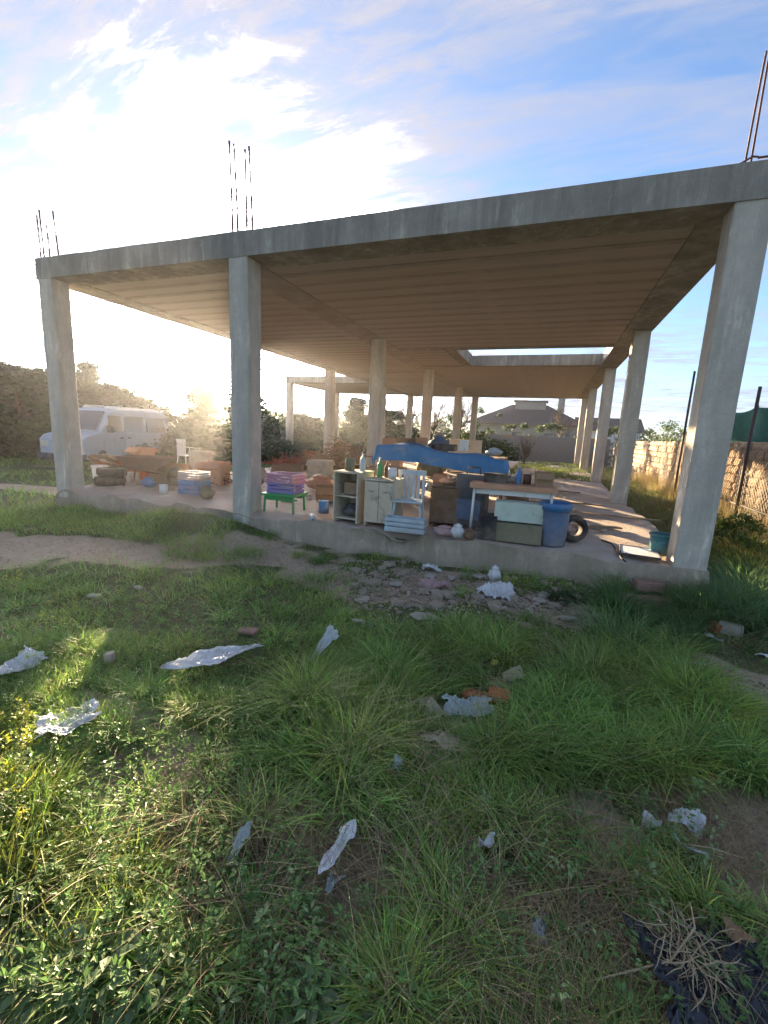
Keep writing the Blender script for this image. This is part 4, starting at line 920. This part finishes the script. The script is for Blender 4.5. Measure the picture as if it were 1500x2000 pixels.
sheet(1000, 1332, .13, .09, .5, 'triangular cream card above the orange brick', M['paper'], 9, name='card_scrap', cat='card', lift=.06, amp=.015, shape='taper', tilt=(.02, .02))
sheet(965, 1305, .05, .04, .5, 'tiny yellow green wrapper above the cream card', M['yellow'], 10, name='wrapper', cat='wrapper', lift=.05, amp=.02)
sheet(1338, 1615, .11, .08, -.5, 'crumpled white and blue wrapper on the bare patch at right', M['whiteplastic'], 11, name='wrapper', cat='wrapper', lift=.04, amp=.05, shape='rect')
sheet(1270, 1615, .07, .05, .2, 'grubby white tissue left of the blue white wrapper', M['whiteplastic'], 12, name='tissue', cat='tissue', lift=.03, amp=.03)
sheet(1345, 1668, .11, .035, -.7, 'thin pale blue plastic strip below the wrapper', M['paleblue'], 13, name='plastic_strip', cat='plastic strip', lift=.03, amp=.02)
sheet(946, 1673, .055, .04, .2, 'small white tissue in the grass right of centre', M['whiteplastic'], 14, name='tissue', cat='tissue', lift=.07, amp=.04)
sheet(1048, 1838, .06, .075, .2, 'crushed bluish white wrapper deep in the near grass', M['paleblue'], 15, name='wrapper', cat='wrapper', lift=.04, amp=.06, shape='rect')
sheet(1390, 1530, .05, .035, 0, 'small red plastic scrap at the right in the grass', M['red'], 16, name='plastic_scrap', cat='plastic scrap', lift=.04, amp=.02)
sheet(1310, 1580, .09, .05, .4, 'pinkish beige card scrap on the right bare patch', M['card'], 17, name='card_scrap', cat='card', lift=.02, amp=.02)
sheet(1360, 1300, .13, .02, 0.0, 'narrow white strip on the dirt at right', M['white'], 18, name='plastic_strip', cat='plastic strip', lift=.02, amp=.005, shape='rect')
sheet(1490, 1284, .1, .05, .2, 'white scrap on the dirt at the right edge', M['white'], 19, name='plastic_scrap', cat='plastic scrap', lift=.02, amp=.02)
sheet(775, 1515, .05, .05, .8, 'tiny pale blue scrap in the middle grass', M['paleblue'], 20, name='plastic_scrap', cat='plastic scrap', lift=.05, amp=.03)
sheet(470, 1680, .09, .04, 1.2, 'thin pale film shred in the grass left of the sleeve', M['clearplastic'], 24, name='plastic_shred', cat='plastic shred', lift=.09, amp=.04, tilt=(.03, 0))
# white trash before the plinth
sheet(968, 1160, .34, .20, .1, 'crumpled white plastic heap on the rubble before the plinth', M['whiteplastic'], 21, name='plastic_heap', cat='plastic', lift=.05, amp=.10, shape='rect')
bag(G(965, 1135), 'small white knotted bag standing against the plinth', M['whiteplastic'], .12, .1, .17, 51, 'carrier_bag', 'bag')
sheet(845, 1115, .2, .12, .2, 'white paper scraps at the foot of the plinth left of the knotted bag', M['whiteplastic'], 22, name='paper_scrap', cat='paper', lift=.04, amp=.08)
sheet(850, 1150, .3, .16, .4, 'faded pink cloth on the rubble before the plinth', M['cloth'], 23, name='cloth_scrap', cat='cloth', lift=.04, amp=.06, shape='rect')
# bricks
def brick(px, py, label, mt, sx=.12, sy=.09, sz=.06, rz=0.0, tilt=0.0, name='brick', dz=.0):
    P = G(px, py)+Vector((0, 0, dz)); KO.append((P.x, P.y-.06, .12, .14)); o = bev(MB().box(-sx/2, sx/2, -sy/2, sy/2, -.01, sz, 0).build(name, mt, None, loc=P, rot=(tilt, 0, rz)), .006, 2); return tag(o, label, 'brick')
brick(972, 1380, 'broken bright orange brick beside the pale plastic bag', M['brick'], .12, .09, .08, .1, .15, 'brick', .02)
brick(928, 1372, 'dull red brick half hidden behind the plastic bag', M['brick'], .15, .09, .06, -.1, 0, 'brick', .0)
for i, (px, py, s_, lab) in enumerate(((1238, 1180, .22, 'left pink brick at the foot of the right front column'), (1282, 1184, .22, 'right pink brick at the foot of the right front column'), (1262, 1165, .24, 'pink brick lying on top of the two at the right column foot'))):
    brick(px, py, lab, M['pinkbrick'], s_, .12, .08, .1+i*.06, 0, 'brick', .075 if i == 2 else 0)
brick(1400, 1232, 'small orange brick at the edge of the dark grass on the right', M['brick'], .1, .08, .07, .4, .1)
brick(1425, 1236, 'pale yellow stone block beside the small orange brick', M['pale_rubble'], .16, .1, .08, -.3, -.1, 'stone_block')
sheet(1395, 1250, .12, .06, -.2, 'dirty white rag under the small orange brick', M['whiteplastic'], 25, name='rag', cat='rag', lift=.02, amp=.03)
brick(485, 1240, 'flat pinkish tile piece above the long white sheet', M['pinkbrick'], .13, .08, .012, .2, 0, 'tile_fragment', .03)
brick(185, 1168, 'pale scrap of plaster in the grass at left', M['pale_rubble'], .10, .06, .012, .3, 0, 'plaster_fragment', .02)
brick(270, 1152, 'second pale plaster scrap farther right in the left grass', M['pale_rubble'], .08, .05, .012, -.3, 0, 'plaster_fragment', .02)
brick(215, 1298, 'round grey stone behind the crinkled paper sheet', M['rubble'], .05, .05, .05, .3, 0, 'pebble', .03)
# rubble strip in front of the plinth
def chunk(seed, flat=.4):
    r_ = random.Random(seed); bm = bmesh.new(); bmesh.ops.create_icosphere(bm, subdivisions=1, radius=.5)
    for v_ in bm.verts: v_.co = Vector((v_.co.x*r_.uniform(.7, 1.2), v_.co.y*r_.uniform(.7, 1.2), max(-.2, min(.2, v_.co.z*r_.uniform(.6, 1.1)))*flat*2))
    me = bpy.data.meshes.new('rubble_chunk'); bm.to_mesh(me); bm.free(); return me
CH = [chunk(i) for i in range(9)]; CHP = [chunk(i+20, .25) for i in range(5)]
for me in CH: me.materials.append(M['rubble'])
for me in CHP: me.materials.append(M['pale_rubble'])
k = 0
while k < 150:
    t = random.random(); px = 690+t*490; py = random.gauss(1130+t*55, 26)
    if px > 860 and py < 1125: continue
    if py < 1095: continue
    P = G(px, py); s_ = random.choice((.05, .07, .09, .13, .17)); pale = random.random() < .3
    o = link('rubble_chunk', random.choice(CHP if pale else CH), None, None, loc=P+Vector((0, 0, .01)), rz=random.uniform(0, 6)); o.scale = (s_, s_*random.uniform(.6, 1), s_*.8)
    tag(o, 'pale plaster fragment in the rubble strip before the plinth' if pale else 'rough broken masonry fragment in the rubble strip before the plinth', 'rubble', 'pale plaster fragments before the plinth' if pale else 'broken masonry fragments before the plinth'); k += 1
for i, (px, py, sx, lab) in enumerate(((830, 1208, .34, 'largest pale flat slab at the front edge of the rubble'), (700, 1218, .14, 'pale slab fragment at the left end of the rubble front edge'), (1110, 1212, .17, 'pale slab fragment at the right end of the rubble'), (1150, 1218, .12, 'thin tan slab at the far right of the rubble'), (1060, 1165, .12, 'upright chunk of plaster near the plinth on the right of the rubble'))):
    o = link('slab_fragment', CHP[i], None, None, loc=G(px, py)+Vector((0, 0, .02)), rz=.2*i); o.scale = (sx, sx*.45, .12 if i < 4 else .25); tag(o, lab, 'rubble')
gb = MB()
for k in range(2600):
    t = random.random(); 
    if k < 1700: px = 640+t*560; py = random.gauss(1130+t*55, 34)
    else: c = random.choice(DIRT); px = None
    if px is not None: P = G(px, max(1096, py))
    else: x, y = c[0]+random.gauss(0, .6)*c[2], c[1]+random.gauss(0, .6)*c[3]; P = Vector((x, y, float(gz(x, y))-.015))
    s_ = random.uniform(.006, .02)
    gb.add([P+Vector((s_*a, s_*b_, s_*c_)) for a, b_, c_ in ((1, 0, 0), (-.2, .9, 0), (-.9, -.3, 0), (.1, -.9, .1), (0, 0, .8), (0, 0, -.8))], [(0, 1, 4), (1, 2, 4), (2, 3, 4), (3, 0, 4), (1, 0, 5), (2, 1, 5), (3, 2, 5), (0, 3, 5)])
tag(gb.build('gravel', M['rubble']), 'loose gravel and crumbs on the bare earth', 'gravel', kind='stuff')
# black bag and dry twigs bottom right
sheet(1385, 1930, .34, .30, .3, 'torn black plastic bag flat on the ground at the bottom right', M['black'], 26, name='black_bag', cat='bag', lift=.035, amp=.06, shape='rect', n=50)
sheet(1425, 1865, .05, .08, .9, 'brown cardboard strip on the black bag', M['card'], 27, name='card_strip', cat='card', lift=.09, amp=.02, shape='taper')
def twigs(px, py, label, n, seed, ln=.2, name='dry_twigs', spreadx=.05, tint_=None, dirx=0.0):
    P = G(px, py); r_ = random.Random(seed); b = MB()
    for k in range(n):
        a = r_.uniform(0, 6.28); c = Vector((r_.gauss(0, spreadx), r_.gauss(0, spreadx*1.3), r_.uniform(.04, .11)))
        pts = [c]; dd = Vector((math.cos(a)*.5+dirx, math.sin(a)*.8, r_.uniform(-.15, .3)))
        for s_ in range(6):
            dd = (dd+Vector((r_.uniform(-.45, .45), r_.uniform(-.45, .45), r_.uniform(-.3, .2)))).normalized(); q = pts[-1]+dd*ln/6; q.z = max(q.z, .01); pts.append(q)
        b.tube(pts, [.0016]*4+[.0012]*2+[.0006], 4, False)
    return tag(b.build(name, M['straw'], None, loc=P), label, 'twigs', kind='stuff')
M['straw'] = mat('bleached_straw', (.48, .38, .24), .8, .35, 9)
twigs(1335, 1900, 'tangle of bleached dry twigs on top of the black bag', 70, 8, .13, spreadx=.035)
b = MB(); b.tube([G(1040+0, 0+1950)+Vector((.12, .05, .05)), G(1300, 1925)+Vector((0, 0, .09)), G(1345, 1870)+Vector((0, 0, .11)), G(1338, 1812)+Vector((0, 0, .1))], [.002, .003, .003, .002], 5)
tag(b.build('dry_stalk', M['straw']), 'thick pale bent stalk arching over the twig tangle', 'stalk')
tag(MB().tube([G(1320, 1660)+Vector((0, 0, .03)), G(1385, 1678)+Vector((0, 0, .05)), G(1450, 1690)+Vector((0, 0, .03))], [.003, .0028, .002], 5).build('stick', M['straw']), 'long pale stick lying across the bare patch at right', 'stick')

# ------------------------------------------------------------------ grass
def blades(P, h, wdt, lean, bend, col, K=3, seed=0, az=None, tipc=1.15, rootc=.85):
    r_ = np.random.default_rng(seed); n = len(P)
    if az is None: az = r_.uniform(0, 2*np.pi, n)
    dv = np.stack([np.cos(az), np.sin(az), np.zeros(n)], -1); tw = az+np.pi/2+r_.normal(0, .5, n); sv = np.stack([np.cos(tw), np.sin(tw), np.zeros(n)], -1)
    rows = []; cols = []
    for k in range(K+1):
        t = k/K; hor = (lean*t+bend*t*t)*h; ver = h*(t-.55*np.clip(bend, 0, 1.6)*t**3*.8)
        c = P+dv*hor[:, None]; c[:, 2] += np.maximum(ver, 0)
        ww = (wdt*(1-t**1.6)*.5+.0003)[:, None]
        rows += [c-sv*ww, c+sv*ww]; f_ = rootc+(tipc-rootc)*t; cols += [col*f_, col*f_]  # roots darker than tips: mild shade between blades painted into the colour
    V = np.stack(rows, 1).reshape(-1, 3); T_ = np.stack(cols, 1).reshape(-1, 3)
    base = (np.arange(n)*(2*(K+1)))[:, None]; q = np.concatenate([np.stack([base[:, 0]+2*k, base[:, 0]+2*k+1, base[:, 0]+2*k+3, base[:, 0]+2*k+2], -1) for k in range(K)])
    return V, q, T_
def emit(name, parts, mt, label, cat):
    off = 0; VV = []; QQ = []; TT_ = []
    for V, q, t in parts: VV.append(V); QQ.append(q+off); TT_.append(t); off += len(V)
    return tag(link(name, npmesh(name, np.concatenate(VV), np.concatenate(QQ), np.clip(np.concatenate(TT_), 0, 1)), mt), label, cat, kind='stuff')
def palette(n, r_, cols, pw=None):
    c = np.array(cols)[r_.choice(len(cols), n, p=pw)]; return c*r_.uniform(.7, 1.3, n)[:, None]
GREEN = [(.25, .41, .085), (.20, .36, .09), (.31, .46, .10), (.34, .42, .12), (.45, .42, .20)]
def clearof(x, y, m=0.0):
    k = np.ones(len(x), bool)
    for (a, b_, rx, ry) in KO: k &= ((x-a)/(max(rx, ry*.8)+m))**2+((y-b_)/(ry+m))**2 > 1
    return k
def offslab(x, y): return ~((x > X0-.03) & (x < X1+.03) & (y > -.05) & (y < Y1))
def scatter(n, x0, x1, y0, y1, seed, thr=1.0, mind=None, maxd=None):
    r_ = np.random.default_rng(seed); x = r_.uniform(x0, x1, n); y = r_.uniform(y0, y1, n)
    d_ = np.hypot(x-CAM.x, y-CAM.y); k = offslab(x, y)
    if mind is not None: k &= d_ >= mind
    if maxd is not None: k &= d_ < maxd
    b_ = bare(x, y); k &= r_.random(n) > b_*1.15*thr
    # rays outside the picture are skipped except for a margin
    az = np.degrees(np.arctan2(x-CAM.x, y-CAM.y)); k &= (az > -75) & (az < 38)
    x, y = x[k], y[k]; return np.stack([x, y, gz(x, y)-.005], -1)
parts = []
cl = lambda P, s, o=0: fbm(P[:, 0]*s+o, P[:, 1]*s+o*1.7, 4)
def cover(n, box, seed, mind, maxd, hmin, hmax, wd_, K=3):
    P = scatter(n, *box, seed, mind=mind, maxd=maxd); r_ = np.random.default_rng(seed+1); c = cl(P, 1.3, 4); c2 = cl(P, 3.2, 9)
    keep = r_.random(len(P)) < np.clip(.25+(c-.35)*2.4+(c2-.5)*1.5, .12, 1); P = P[keep]; c = c[keep]; c2 = c2[keep]
    n = len(P); h = (hmin+(hmax-hmin)*np.clip((c-.3)*2.4, 0, 1)*r_.uniform(.5, 1.3, n))*(.7+.6*c2)
    dist = np.hypot(P[:, 0]-CAM.x, P[:, 1]-CAM.y); az = np.arctan2(P[:, 1]*0+np.sin(P[:, 0]*3+P[:, 1]*2), np.cos(P[:, 1]*3))+r_.normal(0, 1.5, n)
    col = palette(n, r_, GREEN, [.3, .25, .22, .15, .08])*(.75+.6*cl(P, .9, 33))[:, None]
    parts.append(blades(P, h, np.maximum(wd_*r_.uniform(.7, 1.3, n), dist*.0011), r_.uniform(.1, .8, n), r_.uniform(.1, .9, n), col, K, seed+2, az))
cover(150000, (-4.8, 1.2, -4.2, -1.2), 1, 0, 3.6, .03, .10, .0035, 3)
cover(150000, (-12, 4, -4.2, 4), 2, 3.6, 9, .04, .10, .006, 2)
cover(100000, (-26, 8, -3, 24), 3, 9, 32, .07, .16, .016, 2)
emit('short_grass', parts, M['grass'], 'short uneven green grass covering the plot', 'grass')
# long arching tussocks
parts = []
def tussock(px, py, n, h, rad, seed, cols=None, spread=1.0, mul=1.0, wd_=.0058):
    P0 = G(px, py); r_ = np.random.default_rng(seed); a = r_.uniform(0, 6.28, n); q = r_.random(n)**.6*rad
    x = P0.x+np.cos(a)*q; y = P0.y+np.sin(a)*q; ok = offslab(x, y) & clearof(x, y, .02); x, y, a, q = x[ok], y[ok], a[ok], q[ok]; n = len(x)
    if n == 0: return
    P = np.stack([x, y, gz(x, y)-.005], -1)
    az = a+r_.normal(0, .7, n); col = palette(n, r_, cols or GREEN[:4])*mul*r_.uniform(.7, 1.35)*np.array([r_.uniform(.85, 1.25), 1, r_.uniform(.8, 1.3)])
    parts.append(blades(P, h*r_.uniform(.5, 1.2, n), np.full(n, wd_)*r_.uniform(.7, 1.4, n), (.15+.6*q/rad)*spread*r_.uniform(.5, 1.3, n), r_.uniform(.2, 1.25, n)*spread, col, 5, seed, az))
rt = random.Random(4)
def field(x0, x1, y0, y1, k, h, n=150, rad=.10, cols=None, mul=1.0):
    for i in range(k): tussock(rt.uniform(x0, x1), rt.uniform(y0, y1), n, h*rt.uniform(.7, 1.15), rad*rt.uniform(.8, 1.3), rt.randrange(10**6), cols, mul=mul)
field(700, 980, 1240, 1370, 17, .20, 200, .10)
field(560, 760, 1330, 1500, 16, .19, 170, .10)
field(930, 1430, 1270, 1500, 42, .20, 190, .085)
field(1000, 1500, 1370, 1530, 26, .19, 170, .08)
field(620, 780, 1440, 1600, 12, .15, 110, .07)
field(840, 1120, 1480, 1640, 16, .13, 120, .08)
field(860, 1050, 1220, 1290, 12, .16, 150, .12)
field(1180, 1500, 1140, 1260, 30, .26, 230, .16, [(.15, .26, .07), (.17, .29, .08), (.12, .21, .07)])
field(1380, 1520, 1090, 1230, 16, .32, 240, .2, [(.15, .26, .07), (.17, .29, .08), (.12, .21, .07)])
field(1060, 1160, 1165, 1195, 4, .13, 90, .08, [(.07, .11, .05)])
field(740, 960, 1720, 1990, 22, .13, 90, .06)
field(1180, 1430, 1680, 1800, 12, .10, 110, .06)
field(1420, 1520, 1780, 1960, 6, .10, 120, .06)
field(0, 560, 1480, 2000, 34, .12, 60, .07)
field(-60, 110, 1380, 1800, 22, .16, 90, .08, [(.14, .22, .035), (.18, .24, .04)])  # yellowish blade tint stands for sunlight on the left grass
field(20, 560, 1190, 1400, 34, .10, 90, .12)
field(0, 340, 985, 1035, 30, .16, 190, .35)
field(340, 500, 1010, 1060, 10, .12, 120, .2)
field(1250, 1330, 940, 1010, 12, .25, 120, .2, [(.10, .14, .04), (.16, .17, .05)])
field(1400, 1520, 1040, 1120, 22, .42, 150, .2, [(.20, .24, .05), (.26, .26, .07)])
field(560, 900, 1085, 1100, 12, .10, 70, .10)
field(880, 1290, 1110, 1165, 14, .10, 60, .07)
field(330, 560, 1035, 1075, 14, .11, 90, .14)
field(0, 700, 1120, 1200, 40, .09, 80, .16)
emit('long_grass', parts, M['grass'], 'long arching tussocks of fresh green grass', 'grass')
# dry straw, standing and lying
parts = []
def straw(px, py, n, rx, ry, h, seed, cols=((.42, .32, .17), (.36, .26, .14), (.28, .21, .12))):
    P0 = G(px, py); r_ = np.random.default_rng(seed); x = P0.x+r_.normal(0, rx, n); y = P0.y+r_.normal(0, ry, n); ok = offslab(x, y); x, y = x[ok], y[ok]; n = len(x)
    P = np.stack([x, y, gz(x, y)+.003], -1); parts.append(blades(P, h*r_.uniform(.4, 1.3, n), np.full(n, .0022), r_.uniform(.2, 2.2, n), r_.uniform(.2, 1.0, n), palette(n, r_, cols), 3, seed))
for i, a in enumerate(((590, 1600, 900, .16, .10, .06), (1120, 1840, 1500, .20, .22, .09), (1150, 1720, 600, .15, .12, .09), (430, 1750, 500, .18, .15, .07), (1400, 1600, 900, .2, .2, .05), (270, 1500, 500, .2, .15, .04),
                       (900, 1900, 700, .15, .12, .08), (1050, 1960, 800, .16, .08, .09), (690, 1660, 500, .12, .12, .05), (800, 1480, 300, .1, .1, .07), (1280, 1540, 500, .15, .1, .06), (1460, 1700, 700, .14, .16, .05), (560, 1860, 500, .16, .12, .08))): straw(*a, 70+i)
P = scatter(9000, -6, 2, -4.1, -.3, 91, .2); r_ = np.random.default_rng(92); n = len(P)
parts.append(blades(P, r_.uniform(.02, .09, n), np.full(n, .0025), r_.uniform(.2, 2, n), r_.uniform(.2, 1, n), palette(n, r_, [(.36, .27, .14), (.28, .22, .12)]), 3, 93))
for k in range(34):
    straw(rt.uniform(560, 1480), rt.uniform(1250, 1560), 34, .07, .06, .20, 300+k, ((.52, .45, .24), (.44, .36, .20)))
for k in range(26):
    straw(rt.uniform(0, 1100), rt.uniform(1560, 1990), 30, .06, .06, .15, 400+k, ((.52, .45, .24), (.44, .34, .20), (.30, .20, .14)))
r_ = np.random.default_rng(66); x = r_.uniform(1.9, 2.55, 5000); y = r_.uniform(2.2, 15, 5000); P = np.stack([x, y, gz(x, y)], -1); n = len(P)
parts.append(blades(P, r_.uniform(.15, .75, n)*(.4+1.2*fbm(y*1.5, x*0+2, 3)), np.full(n, .008), r_.uniform(.05, .5, n), r_.uniform(.05, .5, n), palette(n, r_, [(.50, .38, .18), (.42, .32, .16), (.34, .32, .12)]), 3, 67))
emit('dry_straw', parts, M['dry'], 'bleached dry grass stems among the green', 'dry grass')
# broad leaved weeds and clover
def weeds(name, spots, label, size, seed, cols, nl=(10, 22), hh=.10):
    r_ = np.random.default_rng(seed); C0 = []; D = []; U0 = []; S = []; T_ = []
    for (x, y) in spots:
        if not offslab(np.array([x]), np.array([y]))[0]: continue
        z = float(gz(x, y)); n = r_.integers(*nl); hs_ = hh*r_.uniform(.5, 1.3); cc = np.array(cols[r_.integers(len(cols))])*r_.uniform(.8, 1.25)
        for k in range(n):
            a = r_.uniform(0, 6.28); t = r_.random(); rr = .2*size+size*(1.1-t)*.9*r_.random(); el = r_.uniform(-.1, .8)
            C0.append((x+math.cos(a)*rr, y+math.sin(a)*rr, z+.01+t*hs_)); D.append((math.cos(a)*math.cos(el), math.sin(a)*math.cos(el), math.sin(el))); S.append(size*r_.uniform(.5, 1.2)); T_.append(cc*r_.uniform(.75, 1.3))
    C0, D, S, T_ = np.array(C0), np.array(D), np.array(S)[:, None], np.array(T_)
    side = np.cross(D, [0, 0, 1]); side /= np.linalg.norm(side, axis=1)[:, None]; up = np.cross(side, D)
    a0 = C0; a1 = C0+D*S*.45-up*S*.06; a2 = C0+D*S-up*S*.12; s1 = side*S*.23
    l1 = C0+D*S*.45+s1+up*S*.05; r1 = C0+D*S*.45-s1+up*S*.05
    V = np.stack([a0, l1, a2, a1, r1], 1).reshape(-1, 3); b0 = np.arange(len(C0))*5
    q = np.concatenate([np.stack([b0, b0+3, b0+2, b0+1], -1), np.stack([b0, b0+4, b0+2, b0+3], -1)])
    return tag(link(name, npmesh(name, V, q, np.clip(np.repeat(T_, 5, 0), 0, 1), False), M['grass']), label, 'weeds', kind='stuff')
r_ = random.Random(12)
def spots(k, x0, x1, y0, y1):
    o = []
    for i in range(k): P = G(r_.uniform(x0, x1), r_.uniform(y0, y1)); o.append((P.x, P.y))
    return o
sp = spots(300, -20, 620, 1560, 2010)+spots(70, 900, 1400, 1560, 1750)+spots(120, 500, 1500, 1700, 2010)+spots(60, 0, 500, 1420, 1600)
weeds('broadleaf_weeds', sp, 'broad leaved green weeds filling the near grass', .025, 5, [(.17, .31, .09), (.20, .35, .11), (.14, .26, .08), (.28, .38, .17)])
sp = spots(900, 0, 760, 1150, 1560)+spots(300, 760, 1500, 1240, 1560)+spots(500, 0, 700, 1120, 1350)
weeds('clover', sp, 'low clover patches spreading through the left grass', .022, 6, [(.18, .34, .07), (.21, .37, .09), (.15, .28, .07)], (10, 20), .045)
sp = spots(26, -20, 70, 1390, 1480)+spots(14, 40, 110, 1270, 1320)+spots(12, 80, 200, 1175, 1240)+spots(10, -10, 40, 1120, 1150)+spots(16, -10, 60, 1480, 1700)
weeds('sun_tinted_weeds', sp, 'leafy weeds at the left side with sunlight put into their yellow green colour', .020, 7, [(.52, .55, .06), (.42, .50, .07)], (14, 30), .10)  # yellow of sunlit grass painted into the leaf colours
# big soft leaves at bottom left
sp = spots(16, -10, 70, 1800, 1990)+spots(20, 60, 330, 1830, 2000)+spots(10, 560, 700, 1930, 2000)
weeds('dock_leaves', sp, 'large soft grey green leaves at the bottom left corner', .062, 8, [(.20, .28, .14), (.16, .26, .11)], (7, 12), .06)
# plants growing on the dusty floor at the far end
parts = []
r_ = np.random.default_rng(55); n = 9000; x = r_.uniform(-2.4, .2, n); y = r_.uniform(8.4, 18.3, n); k = (fbm(x*1.1, y*.8, 3) > .47)
x, y = x[k], y[k]; n = len(x); P = np.stack([x, y, np.zeros(n)-.01], -1)
parts.append(blades(P, r_.uniform(.05, .16, n), np.full(n, .014), r_.uniform(.2, .9, n), r_.uniform(.1, .8, n), palette(n, r_, [(.20, .24, .05), (.14, .20, .045)]), 2, 56))
x = r_.uniform(.34, 2.4, 16000); y = r_.uniform(1, 22, 16000); P = np.stack([x, y, gz(x, y)], -1); n = len(P)
parts.append(blades(P, r_.uniform(.05, .3, n), np.full(n, .010), r_.uniform(.2, .9, n), r_.uniform(.1, .8, n), palette(n, r_, [(.20, .22, .06), (.10, .15, .04), (.30, .24, .12)]), 2, 57))
emit('floor_weeds', parts, M['grass'], 'yellow green weeds growing through the floor and side strip at the far end', 'weeds')
# lit straggly shrub at the right
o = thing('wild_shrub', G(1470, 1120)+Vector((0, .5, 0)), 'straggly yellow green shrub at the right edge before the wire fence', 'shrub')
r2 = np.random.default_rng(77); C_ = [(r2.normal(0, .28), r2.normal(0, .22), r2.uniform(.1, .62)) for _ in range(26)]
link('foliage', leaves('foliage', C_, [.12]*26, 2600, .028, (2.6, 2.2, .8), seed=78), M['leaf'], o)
b = MB()
for k in range(26):
    c = C_[k]; b.tube([(0, 0, -.05), (c[0]*.4, c[1]*.4, c[2]*.6), c], [.006, .004, .002], 4, False)
b.build('stem', M['straw'], o)
# climbing vine on the wire fence
b = MB(); vy = 3.2; pts = []
for k in range(14): pts.append((2.06+random.uniform(-.03, .03), 3.4+math.sin(k*.5)*.35+k*.02, -.35+k*.15))
b.tube(pts, [.012-.0006*k for k in range(14)], 5)
tag(b.build('vine', M['bark']), 'dark leafless vine climbing the wire fence on the right', 'vine')

# ------------------------------------------------------------------ air
hz = MB().box(-155, 95, -45, 175, -2.6, 9.0).build('haze', None); tag(hz, 'thin bright haze glowing towards the low sun', 'haze', kind='stuff')
hm = bpy.data.materials.new('haze'); hm.use_nodes = True; ns = hm.node_tree.nodes; ns.remove(ns['Principled BSDF'])
pv = ns.new('ShaderNodeVolumePrincipled'); pv.inputs['Color'].default_value = (.92, .94, 1, 1); pv.inputs['Density'].default_value = .0006; pv.inputs['Anisotropy'].default_value = .82
hm.node_tree.links.new(pv.outputs[0], ns['Material Output'].inputs['Volume']); hz.data.materials.append(hm)
